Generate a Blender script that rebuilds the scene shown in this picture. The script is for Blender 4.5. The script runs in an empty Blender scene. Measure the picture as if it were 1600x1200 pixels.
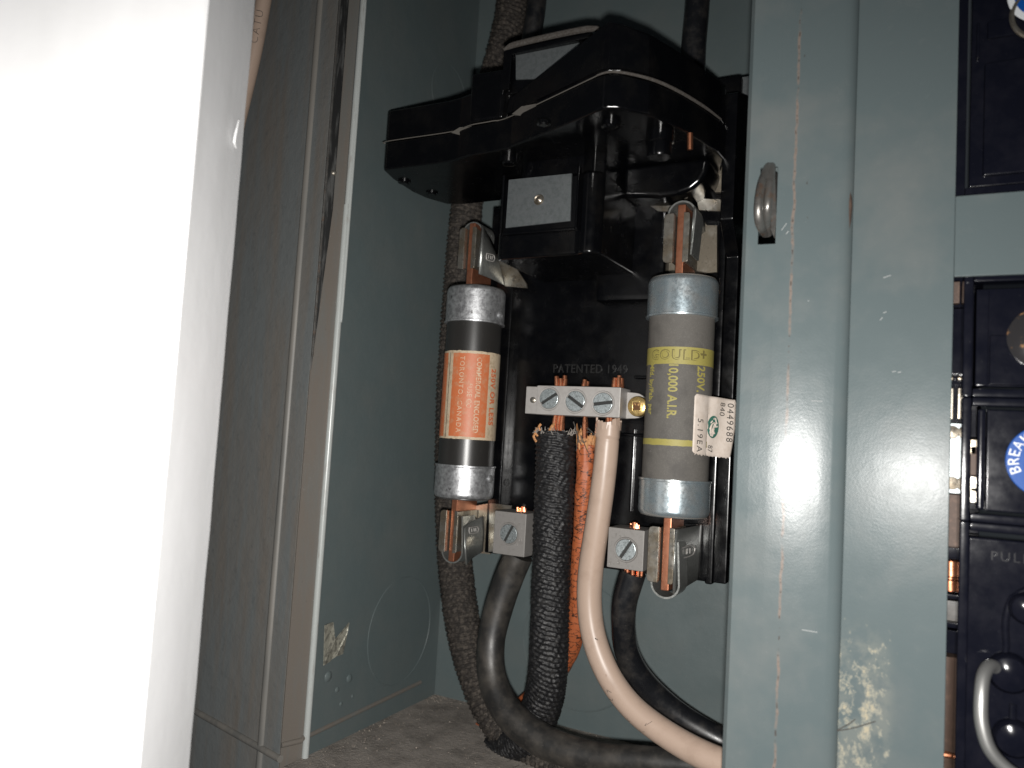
import bpy, bmesh, math, random
from mathutils import Vector, noise
random.seed(7)
PI = math.pi
S = 0.001                       # everything below is modelled in millimetres
sc = bpy.context.scene

# ------------------------------------------------------------------ camera
F = 1208.0                      # focal length in photo pixels (1600 wide)
def _n(v): return v / v.length
_x = _n(Vector((2300, 54, -F)))
_z = Vector((1044, -17400, F)); _z = _n(_z - _x * _z.dot(_x))
_y = _x.cross(_z) * -1
if _y.z < 0: _y = -_y
# _x,_y,_z: world axes (right, into the box, up) in camera coordinates (right, down, forward)
cam_d = bpy.data.cameras.new('camera'); cam = bpy.data.objects.new('camera', cam_d)
sc.collection.objects.link(cam); sc.camera = cam
from mathutils import Matrix
R = Matrix(((_x.x, -_x.y, -_x.z), (_y.x, -_y.y, -_y.z), (_z.x, -_z.y, -_z.z)))
cam.matrix_world = R.to_4x4()
cam_d.sensor_width = 36; cam_d.lens = F / 1600 * 36
cam_d.clip_start = 0.01; cam_d.clip_end = 20
cam_d.dof.use_dof = True; cam_d.dof.focus_distance = 0.315; cam_d.dof.aperture_fstop = 13

# ------------------------------------------------------------------ light
w = bpy.data.worlds.new('World'); sc.world = w; w.use_nodes = True
w.node_tree.nodes['Background'].inputs[0].default_value = (0.8, 0.9, 1.0, 1)
w.node_tree.nodes['Background'].inputs[1].default_value = 0.03
ld = bpy.data.lights.new('camera_flash', 'SPOT'); lo = bpy.data.objects.new('camera_flash', ld)
sc.collection.objects.link(lo)
ld.energy = 6.0; ld.color = (1.0, 0.975, 0.94); ld.shadow_soft_size = 0.0035
ld.spot_size = math.radians(143); ld.spot_blend = 1.0
lo.location = (R @ Vector((0.001, -0.0105, -0.001)))
_aim = R @ Vector(((830-800)/F, -(960-600)/F, -1))
lo.rotation_euler = _aim.to_track_quat('-Z', 'Y').to_euler()
sc.view_settings.view_transform = 'Standard'; sc.view_settings.look = 'None'
sc.view_settings.exposure = 0.0; sc.view_settings.gamma = 1.0

# ------------------------------------------------------------------ measuring
def ray(px, py):
    c = Vector((px - 800, py - 600, F))
    return Vector((c.dot(_x), c.dot(_y), c.dot(_z)))
def W(px, py, Y):
    r = ray(px, py); return r * (Y / r.y)
def WZ(px, py, Z):
    r = ray(px, py); return r * (Z / r.z)
def WX(px, py, X):
    r = ray(px, py); return r * (X / r.x)
def zc(p):                      # depth in front of the lens
    return p.x * _x.z + p.y * _y.z + p.z * _z.z
def rad(wpx, p): return wpx * 0.5 * zc(p) / F

# ------------------------------------------------------------------ materials
def mat(name, col, rough=0.5, metal=0.0, spec=0.5, var=None, bump=None, rvar=None):
    metal = min(metal, 0.95 if name.startswith('bright') else 0.8)      # diffuse share stands in for reflections of surroundings that are not modelled
    m = bpy.data.materials.new(name); m.use_nodes = True
    nt = m.node_tree; N = nt.nodes; L = nt.links
    b = N['Principled BSDF']
    b.inputs['Base Color'].default_value = (*col, 1); b.inputs['Roughness'].default_value = rough
    b.inputs['Metallic'].default_value = metal; b.inputs['Specular IOR Level'].default_value = spec
    geo = N.new('ShaderNodeNewGeometry'); mp = N.new('ShaderNodeMapping')
    mp.inputs['Scale'].default_value = (1000, 1000, 1000); L.new(geo.outputs['Position'], mp.inputs['Vector'])
    cur = None
    def nz(scale, detail=4, rg=0.6, stretch=None):
        t = N.new('ShaderNodeTexNoise'); t.inputs['Scale'].default_value = scale
        t.inputs['Detail'].default_value = detail; t.inputs['Roughness'].default_value = rg
        src = mp.outputs[0]
        if stretch:
            m2 = N.new('ShaderNodeMapping'); m2.inputs['Scale'].default_value = stretch
            L.new(mp.outputs[0], m2.inputs['Vector']); src = m2.outputs[0]
        L.new(src, t.inputs['Vector']); return t
    def layer(base, col2, scale, lo_, hi_, amt=1.0, stretch=None, detail=4):
        t = nz(scale, detail, 0.65, stretch)
        r = N.new('ShaderNodeMapRange'); r.inputs['From Min'].default_value = lo_; r.inputs['From Max'].default_value = hi_
        r.inputs['To Max'].default_value = amt
        L.new(t.outputs['Fac'], r.inputs['Value'])
        mx = N.new('ShaderNodeMix'); mx.data_type = 'RGBA'
        L.new(r.outputs[0], mx.inputs['Factor'])
        if base is None: mx.inputs['A'].default_value = (*col, 1)
        else: L.new(base, mx.inputs['A'])
        mx.inputs['B'].default_value = (*col2, 1)
        return mx.outputs['Result'], r.outputs[0]
    for v in (var or []):
        cur, fac = layer(cur, *v)
    if cur is not None: L.new(cur, b.inputs['Base Color'])
    if rvar:
        t = nz(rvar[0], 5); r = N.new('ShaderNodeMapRange')
        r.inputs['From Min'].default_value = 0.3; r.inputs['From Max'].default_value = 0.7
        r.inputs['To Min'].default_value = rvar[1]; r.inputs['To Max'].default_value = rvar[2]
        L.new(t.outputs['Fac'], r.inputs['Value']); L.new(r.outputs[0], b.inputs['Roughness'])
    prev = None
    for (bs, bst, bd) in (bump or []):
        t = nz(bs, 4); bp = N.new('ShaderNodeBump'); bp.inputs['Strength'].default_value = bst
        bp.inputs['Distance'].default_value = bd * S
        L.new(t.outputs['Fac'], bp.inputs['Height'])
        if prev: L.new(prev, bp.inputs['Normal'])
        prev = bp.outputs[0]
    if prev: L.new(prev, b.inputs['Normal'])
    return m
def handles(m):
    nt = m.node_tree
    return nt, nt.nodes, nt.links, nt.nodes['Principled BSDF']

M = {}
PAINT = (0.084, 0.106, 0.108)
M['paint'] = mat('grey enclosure paint', PAINT, 0.42, var=[((0.12, 0.125, 0.118), 0.03, 0.45, 0.75, 0.35), ((0.19, 0.2, 0.19), 1.6, 0.66, 0.72, 0.35)],
                 bump=[(1.3, 0.12, 0.25), (0.05, 0.3, 1.0)], rvar=(0.08, 0.34, 0.5))
M['door_paint'] = mat('grimy door paint', (0.155, 0.165, 0.165), 0.5, var=[((0.17, 0.15, 0.13), 0.09, 0.42, 0.66, 0.8, (1, 1, 0.1)), ((0.19, 0.185, 0.175), 0.5, 0.6, 0.72, 0.5, (1, 1, 0.35)), ((0.115, 0.12, 0.12), 0.25, 0.58, 0.7, 0.5)],
                      bump=[(1.3, 0.1, 0.2), (0.08, 0.5, 1.2)], rvar=(0.1, 0.28, 0.5))
M['strip_paint'] = mat('brown stained flange paint', (0.13, 0.115, 0.1), 0.35, var=[((0.12, 0.125, 0.12), 0.15, 0.45, 0.65, 0.7, (1, 1, 0.12)), ((0.06, 0.055, 0.05), 0.9, 0.68, 0.72, 0.8)],
                       bump=[(1.2, 0.12, 0.25)])
M['rib_paint'] = mat('dusty rib paint', (0.165, 0.155, 0.14), 0.5, var=[((0.11, 0.11, 0.105), 0.12, 0.42, 0.62, 0.8, (1, 1, 0.12))], bump=[(1.2, 0.12, 0.25)])
M['rim_highlight_paint'] = mat('worn bright edge', (0.36, 0.38, 0.37), 0.3, var=[((0.24, 0.22, 0.2), 0.5, 0.55, 0.7, 0.6, (1, 1, 0.2))])  # pale colour stands in for the highlight along the bent rim
M['bakelite'] = mat('black moulded plastic', (0.0014, 0.0015, 0.002), 0.2, spec=0.4, var=[((0.006, 0.0055, 0.005), 0.08, 0.5, 0.75, 0.7), ((0.04, 0.036, 0.03), 2.2, 0.72, 0.76, 0.6)],
                    bump=[(0.3, 0.06, 0.3), (0.9, 0.05, 0.2)], rvar=(0.15, 0.14, 0.3))
M['navy'] = mat('dusty black breaker plastic', (0.0045, 0.005, 0.009), 0.18, spec=0.16, var=[((0.012, 0.012, 0.017), 0.12, 0.45, 0.75, 0.6), ((0.06, 0.06, 0.065), 1.8, 0.69, 0.73, 0.5)],
                bump=[(0.5, 0.05, 0.2)], rvar=(0.2, 0.1, 0.17))
M['dust'] = mat('settled grey dust', (0.055, 0.048, 0.042), 0.95, spec=0.1, var=[((0.1, 0.095, 0.09), 1.2, 0.4, 0.7, 0.8)], bump=[(2.5, 0.5, 0.3)])
M['zinc_old'] = mat('weathered zinc cap', (0.5, 0.51, 0.52), 0.36, 1.0, var=[((0.26, 0.26, 0.27), 0.5, 0.42, 0.62, 0.9), ((0.06, 0.055, 0.05), 0.42, 0.64, 0.7, 0.9), ((0.75, 0.76, 0.78), 3.0, 0.6, 0.7, 0.6)],
                    bump=[(1.8, 0.3, 0.15)], rvar=(0.8, 0.3, 0.5))
M['zinc_new'] = mat('bluish plated cap', (0.42, 0.5, 0.54), 0.27, 1.0, var=[((0.5, 0.52, 0.52), 0.15, 0.42, 0.62, 0.9), ((0.3, 0.4, 0.46), 0.6, 0.52, 0.7, 0.5)],
                    bump=[(1.0, 0.12, 0.15)], rvar=(0.9, 0.22, 0.36))
M['tin'] = mat('tinned clip metal', (0.27, 0.255, 0.225), 0.33, 1.0, var=[((0.2, 0.165, 0.12), 0.12, 0.42, 0.6, 0.9), ((0.2, 0.17, 0.14), 0.9, 0.6, 0.7, 0.6)],
               bump=[(1.5, 0.2, 0.15)], rvar=(0.4, 0.22, 0.42))
M['tin_dark'] = mat('tarnished clip metal', (0.24, 0.21, 0.165), 0.4, 1.0, var=[((0.36, 0.33, 0.28), 0.25, 0.5, 0.7, 0.8), ((0.1, 0.08, 0.06), 0.7, 0.6, 0.7, 0.6)], bump=[(1.4, 0.25, 0.15)])
M['spring'] = mat('spring steel', (0.33, 0.34, 0.325), 0.33, 1.0, var=[((0.22, 0.22, 0.21), 1.2, 0.5, 0.66, 0.8)], bump=[(2.0, 0.35, 0.15)], rvar=(0.7, 0.26, 0.45))
M['copper'] = mat('dull copper blade', (0.4, 0.17, 0.1), 0.35, 1.0, var=[((0.3, 0.1, 0.05), 0.4, 0.45, 0.7, 0.8), ((0.75, 0.4, 0.26), 3, 0.62, 0.7, 0.4)], bump=[(1.6, 0.2, 0.12)])
M['strand'] = mat('bright copper strand', (0.8, 0.33, 0.18), 0.25, 1.0, var=[((0.35, 0.1, 0.05), 0.5, 0.5, 0.7, 0.7)], bump=[(0.8, 0.1, 0.2)])
M['alu'] = mat('cast grey aluminium', (0.33, 0.315, 0.3), 0.55, 0.35, var=[((0.27, 0.25, 0.235), 0.35, 0.48, 0.7, 0.6), ((0.6, 0.58, 0.56), 2.6, 0.66, 0.72, 0.6)], bump=[(2.2, 0.25, 0.15), (0.5, 0.15, 0.3)])
M['alu_dark'] = mat('dull grey lug metal', (0.2, 0.19, 0.18), 0.6, 0.3, var=[((0.17, 0.16, 0.15), 0.5, 0.52, 0.62, 0.7), ((0.42, 0.41, 0.4), 1.9, 0.66, 0.72, 0.5)], bump=[(1.9, 0.25, 0.15)])
M['screw'] = mat('zinc plated screw', (0.5, 0.55, 0.56), 0.3, 1.0, var=[((0.25, 0.28, 0.28), 0.9, 0.5, 0.65, 0.8)], bump=[(1.7, 0.35, 0.2)], rvar=(1.2, 0.2, 0.4))
M['slot'] = mat('dark screw slot', (0.035, 0.036, 0.035), 0.6, 0.6)
M['brass'] = mat('brass screw', (0.66, 0.47, 0.19), 0.27, 1.0, var=[((0.35, 0.22, 0.08), 0.8, 0.5, 0.65, 0.7)], bump=[(1.2, 0.2, 0.15)])
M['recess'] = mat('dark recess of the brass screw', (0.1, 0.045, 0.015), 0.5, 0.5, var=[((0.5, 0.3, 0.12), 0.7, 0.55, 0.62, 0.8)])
M['fibre'] = mat('black fuse tube', (0.02, 0.019, 0.018), 0.33, var=[((0.05, 0.045, 0.04), 1.5, 0.6, 0.75, 0.5, (1, 1, 0.3))], bump=[(2.0, 0.15, 0.1)])
M['card'] = mat('grey card fuse tube', (0.092, 0.086, 0.078), 0.72, spec=0.3, var=[((0.14, 0.13, 0.118), 2.4, 0.5, 0.7, 0.7), ((0.06, 0.056, 0.052), 0.12, 0.5, 0.7, 0.7), ((0.2, 0.19, 0.18), 0.9, 0.7, 0.72, 0.5, (0.3, 0.3, 2.0))], bump=[(3.0, 0.2, 0.1)])
M['yellow'] = mat('faded yellow print', (0.265, 0.23, 0.06), 0.6, var=[((0.2, 0.17, 0.05), 1.5, 0.5, 0.7, 0.6)])
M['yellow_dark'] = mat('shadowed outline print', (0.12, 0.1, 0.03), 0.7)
M['cream'] = mat('aged cream label paper', (0.46, 0.37, 0.26), 0.6, var=[((0.25, 0.17, 0.1), 0.5, 0.5, 0.7, 0.7), ((0.08, 0.05, 0.03), 1.8, 0.7, 0.74, 0.8)], bump=[(1.5, 0.2, 0.1)])
M['orange'] = mat('orange label ink', (0.45, 0.125, 0.045), 0.5, var=[((0.42, 0.19, 0.1), 0.35, 0.5, 0.66, 0.8), ((0.2, 0.05, 0.02), 1.3, 0.68, 0.73, 0.8)], bump=[(1.5, 0.2, 0.1)])
M['cream_ink'] = mat('cream lettering', (0.52, 0.38, 0.26), 0.6, var=[((0.42, 0.16, 0.07), 0.5, 0.54, 0.62, 0.85)])
M['orange_ink'] = mat('orange lettering', (0.5, 0.13, 0.05), 0.6, var=[((0.3, 0.2, 0.13), 0.8, 0.58, 0.66, 0.7)])
M['sticker'] = mat('off white paper sticker', (0.52, 0.455, 0.4), 0.6, var=[((0.42, 0.35, 0.29), 0.3, 0.45, 0.7, 0.7)], bump=[(0.3, 0.3, 0.5)])
M['ink'] = mat('black stamped ink', (0.05, 0.045, 0.04), 0.7)
M['green'] = mat('dark green print', (0.025, 0.1, 0.075), 0.6)
M['rubber'] = mat('black cable jacket', (0.007, 0.0075, 0.009), 0.27, var=[((0.04, 0.036, 0.032), 0.1, 0.46, 0.72, 0.8), ((0.12, 0.11, 0.095), 1.3, 0.66, 0.74, 0.5)], bump=[(0.35, 0.12, 0.3), (1.8, 0.1, 0.15)], rvar=(0.1, 0.24, 0.5))
M['rubber_dusty'] = mat('dusty black cable jacket', (0.014, 0.0135, 0.013), 0.35, var=[((0.055, 0.049, 0.042), 0.09, 0.42, 0.66, 0.85), ((0.16, 0.145, 0.125), 1.5, 0.64, 0.72, 0.5)], bump=[(0.35, 0.12, 0.3), (1.8, 0.12, 0.15)], rvar=(0.1, 0.3, 0.55))
M['beige'] = mat('beige cable jacket', (0.35, 0.262, 0.208), 0.38, spec=0.35, var=[((0.27, 0.195, 0.15), 0.12, 0.5, 0.75, 0.6), ((0.1, 0.06, 0.045), 0.75, 0.735, 0.76, 0.85), ((0.2, 0.12, 0.08), 0.25, 0.7, 0.76, 0.6)], bump=[(0.25, 0.12, 0.3)])
M['braid_dusty'] = mat('dusty woven braid', (0.022, 0.019, 0.017), 0.8, spec=0.25, var=[((0.085, 0.072, 0.06), 0.5, 0.45, 0.66, 0.8), ((0.25, 0.22, 0.19), 2.2, 0.62, 0.7, 0.6)], bump=[(3.0, 0.6, 0.3)])
M['braid'] = mat('tarred woven braid', (0.008, 0.008, 0.009), 0.4, spec=0.4, var=[((0.035, 0.033, 0.031), 0.6, 0.5, 0.7, 0.7), ((0.16, 0.15, 0.14), 2.6, 0.66, 0.72, 0.6)], bump=[(2.2, 0.6, 0.35)], rvar=(0.5, 0.3, 0.6))
M['cloth'] = mat('cracked orange insulation', (0.33, 0.092, 0.033), 0.55, var=[((0.3, 0.07, 0.02), 0.35, 0.45, 0.65, 0.7)], bump=[(1.2, 0.3, 0.3)])
M['frayed'] = mat('frayed tan paper insulation', (0.42, 0.2, 0.08), 0.7, var=[((0.1, 0.045, 0.02), 0.9, 0.52, 0.64, 0.9)], bump=[(1.5, 0.5, 0.3)])
M['fuzz'] = mat('frayed braid fibre', (0.2, 0.18, 0.16), 0.9)
M['white'] = mat('white painted board', (0.86, 0.86, 0.87), 0.45, var=[((0.66, 0.66, 0.66), 0.03, 0.45, 0.7, 0.4, (1, 1, 0.2)), ((0.35, 0.33, 0.31), 0.8, 0.77, 0.79, 0.7)], bump=[(0.5, 0.08, 0.4), (0.06, 0.15, 1.2)])
M['rust'] = mat('rust brown steel', (0.065, 0.042, 0.032), 0.6, 0.3, var=[((0.12, 0.075, 0.055), 0.5, 0.5, 0.7, 0.7)], bump=[(1.3, 0.3, 0.2)])
M['steel'] = mat('worn steel', (0.25, 0.24, 0.225), 0.3, 1.0, var=[((0.3, 0.17, 0.1), 0.16, 0.56, 0.68, 0.9), ((0.18, 0.17, 0.16), 0.5, 0.5, 0.7, 0.7)], bump=[(0.9, 0.2, 0.2)], rvar=(0.3, 0.22, 0.45))
M['hinge_dark'] = mat('greasy dark hinge', (0.03, 0.03, 0.03), 0.35, 0.5, var=[((0.16, 0.16, 0.155), 0.5, 0.5, 0.64, 0.7, (1, 1, 0.1))])
M['foil'] = mat('pale metal foil', (0.36, 0.35, 0.29), 0.35, 0.4, var=[((0.12, 0.115, 0.1), 0.5, 0.48, 0.62, 0.8)], bump=[(0.6, 0.6, 0.6)])
M['emboss2'] = mat('raised dusty lettering', (0.008, 0.008, 0.011), 0.3, spec=0.1)
M['wire'] = mat('steel wire handle', (0.38, 0.38, 0.37), 0.4, 1.0, bump=[(1.0, 0.1, 0.1)])
M['blue'] = mat('blue label print', (0.004, 0.06, 0.27), 0.35, spec=0.12, bump=[(0.5, 0.1, 0.2)])
M['label_white'] = mat('white label print', (0.6, 0.62, 0.64), 0.45)
M['clear'] = mat('dark lens with painted orange reflection', (0.022, 0.021, 0.022), 0.12, var=[((0.3, 0.16, 0.07), 0.3, 0.6, 0.7, 0.8)])  # orange patches paint a reflection into the dark glass
M['plate'] = mat('galvanised plate', (0.245, 0.265, 0.27), 0.42, 1.0, var=[((0.18, 0.2, 0.205), 0.7, 0.45, 0.65, 0.8), ((0.5, 0.5, 0.5), 3.0, 0.62, 0.7, 0.6)], bump=[(2.4, 0.35, 0.15)])
M['chip'] = mat('chipped tan moulding', (0.085, 0.078, 0.068), 0.85, bump=[(1.5, 0.4, 0.3)])
M['grit'] = mat('pale grit', (0.3, 0.26, 0.22), 0.9, var=[((0.12, 0.1, 0.08), 1.0, 0.45, 0.6, 0.8)])
M['lint'] = mat('dark lint', (0.05, 0.045, 0.04), 0.9)
M['scratch'] = mat('pale scratch', (0.32, 0.33, 0.33), 0.6)

def sm(nodes, links, val, a, b):
    r = nodes.new('ShaderNodeMapRange'); r.interpolation_type = 'SMOOTHSTEP'
    r.inputs['From Min'].default_value = a; r.inputs['From Max'].default_value = b
    links.new(val, r.inputs['Value']); return r.outputs[0]
def mth(N, L, op, a, b=None):
    n = N.new('ShaderNodeMath'); n.operation = op
    for i, v in enumerate((a, b)):
        if v is None: continue
        if isinstance(v, (int, float)): n.inputs[i].default_value = v
        else: L.new(v, n.inputs[i])
    return n.outputs[0]

# front cover paint: rubbed rust line and dried plaster splashes, both real marks on the sheet
def cover_material(name, line_x=None, splash=False):
    m = mat(name, (0.086, 0.108, 0.112), 0.3, spec=(0.17 if line_x is not None else 0.085), var=[((0.14, 0.145, 0.14), 0.03, 0.45, 0.7, 0.45), ((0.25, 0.26, 0.26), 1.2, 0.71, 0.74, 0.5)],
            bump=[(1.5, 0.1, 0.2), (0.25, 0.06, 0.4)], rvar=(0.12, 0.22, 0.29))
    nt, N, L, b = handles(m)
    geo = N.new('ShaderNodeNewGeometry'); mp = N.new('ShaderNodeMapping'); mp.inputs['Scale'].default_value = (1000,) * 3
    L.new(geo.outputs['Position'], mp.inputs['Vector'])
    sep = N.new('ShaderNodeSeparateXYZ'); L.new(mp.outputs[0], sep.inputs[0])
    base = b.inputs['Base Color'].links[0].from_socket
    def nz(scale, st=(1, 1, 1), detail=5):
        m2 = N.new('ShaderNodeMapping'); m2.inputs['Scale'].default_value = st; L.new(mp.outputs[0], m2.inputs['Vector'])
        t = N.new('ShaderNodeTexNoise'); t.inputs['Scale'].default_value = scale; t.inputs['Detail'].default_value = detail
        t.inputs['Roughness'].default_value = 0.62
        L.new(m2.outputs[0], t.inputs['Vector']); return t.outputs['Fac']
    def over(base, fac, col):
        mx = N.new('ShaderNodeMix'); mx.data_type = 'RGBA'; L.new(fac, mx.inputs['Factor']); L.new(base, mx.inputs['A'])
        mx.inputs['B'].default_value = (*col, 1); return mx.outputs['Result']
    if line_x is not None:
        wob = mth(N, L, 'MULTIPLY', mth(N, L, 'SUBTRACT', nz(0.12, (1, 1, 1), 4), 0.5), 2.2)
        d = mth(N, L, 'ABSOLUTE', mth(N, L, 'SUBTRACT', mth(N, L, 'ADD', sep.outputs[0], wob), line_x))
        near = mth(N, L, 'SUBTRACT', 1.0, sm(N, L, d, 0.12, 0.6))
        gate = sm(N, L, nz(0.045, (0, 0, 1), 4), 0.43, 0.53)
        base = over(base, mth(N, L, 'MULTIPLY', mth(N, L, 'MULTIPLY', near, gate), 0.8), (0.19, 0.145, 0.12))
        dr = mth(N, L, 'SUBTRACT', 1.0, sm(N, L, d, 0.0, 0.35))
        base = over(base, mth(N, L, 'MULTIPLY', dr, sm(N, L, nz(0.5, (0, 0, 1), 3), 0.5, 0.6)), (0.06, 0.05, 0.045))
        # small dark dings around the rubbed band
        dd = mth(N, L, 'MULTIPLY', sm(N, L, nz(0.55, (1, 1, 0.6)), 0.69, 0.72), mth(N, L, 'SUBTRACT', 1.0, sm(N, L, d, 2, 9)))
        base = over(base, mth(N, L, 'MULTIPLY', dd, 0.8), (0.05, 0.045, 0.04))
    if splash:
        ax = mth(N, L, 'ABSOLUTE', mth(N, L, 'SUBTRACT', sep.outputs[0], -14.0))
        rx = mth(N, L, 'SUBTRACT', 1.0, sm(N, L, ax, 3.0, 13.0))
        rz = mth(N, L, 'SUBTRACT', 1.0, sm(N, L, sep.outputs[2], -68.0, -40.0))
        reg = mth(N, L, 'MULTIPLY', rx, rz)
        thr = mth(N, L, 'ADD', nz(0.42, (1, 1, 0.7), 10), mth(N, L, 'MULTIPLY', reg, 0.17))
        f = sm(N, L, thr, 0.655, 0.71)
        f = mth(N, L, 'MULTIPLY', f, sm(N, L, reg, 0.02, 0.25))
        f = mth(N, L, 'MULTIPLY', f, mth(N, L, 'ADD', sm(N, L, nz(1.6), 0.4, 0.58), 0.25))
        hz = mth(N, L, 'MULTIPLY', mth(N, L, 'MULTIPLY', sm(N, L, nz(0.16), 0.4, 0.6), sm(N, L, reg, 0.05, 0.6)), 0.3)
        base = over(base, hz, (0.21, 0.21, 0.18))
        base = over(base, mth(N, L, 'MULTIPLY', f, 0.6), (0.27, 0.26, 0.21))
        fb = mth(N, L, 'MULTIPLY', sm(N, L, thr, 0.76, 0.82), 0.75)
        base = over(base, mth(N, L, 'MULTIPLY', fb, sm(N, L, reg, 0.02, 0.25)), (0.34, 0.3, 0.215))
    L.new(base, b.inputs['Base Color'])
    return m
M['cover_strip'] = cover_material('painted cover strip', line_x=-35.5)
M['cover_panel'] = cover_material('painted cover panel with splashes', splash=True)

# dusty floor of the box
m = mat('dust covered steel floor', (0.27, 0.245, 0.22), 0.95, spec=0.1, var=[((0.16, 0.145, 0.13), 0.08, 0.4, 0.65, 0.9), ((0.3, 0.25, 0.2), 0.5, 0.55, 0.72, 0.7), ((0.42, 0.36, 0.29), 1.6, 0.66, 0.72, 0.7)],
        bump=[(0.7, 0.8, 0.8), (2.5, 0.8, 0.4)])
M['floor'] = m
# cracks in the orange insulation
nt, N, L, b = handles(M['cloth'])
geo = N.new('ShaderNodeNewGeometry'); mp = N.new('ShaderNodeMapping'); mp.inputs['Scale'].default_value = (150, 150, 330)
L.new(geo.outputs['Position'], mp.inputs['Vector'])
vt = N.new('ShaderNodeTexVoronoi'); vt.feature = 'DISTANCE_TO_EDGE'; vt.inputs['Scale'].default_value = 1.0
nn = N.new('ShaderNodeTexNoise'); nn.inputs['Scale'].default_value = 1.2; L.new(mp.outputs[0], nn.inputs['Vector'])
nn.inputs['Detail'].default_value = 4; ad = N.new('ShaderNodeVectorMath'); ad.operation = 'MULTIPLY_ADD'; L.new(nn.outputs['Color'], ad.inputs[0]); ad.inputs[1].default_value = (1.8, 1.8, 1.8); L.new(mp.outputs[0], ad.inputs[2])
L.new(ad.outputs[0], vt.inputs['Vector'])
fc = sm(N, L, vt.outputs['Distance'], 0.01, 0.06)
mx = N.new('ShaderNodeMix'); mx.data_type = 'RGBA'; L.new(fc, mx.inputs['Factor']); mx.inputs['A'].default_value = (0.035, 0.014, 0.008, 1)
L.new(b.inputs['Base Color'].links[0].from_socket, mx.inputs['B']); L.new(mx.outputs['Result'], b.inputs['Base Color'])

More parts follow.
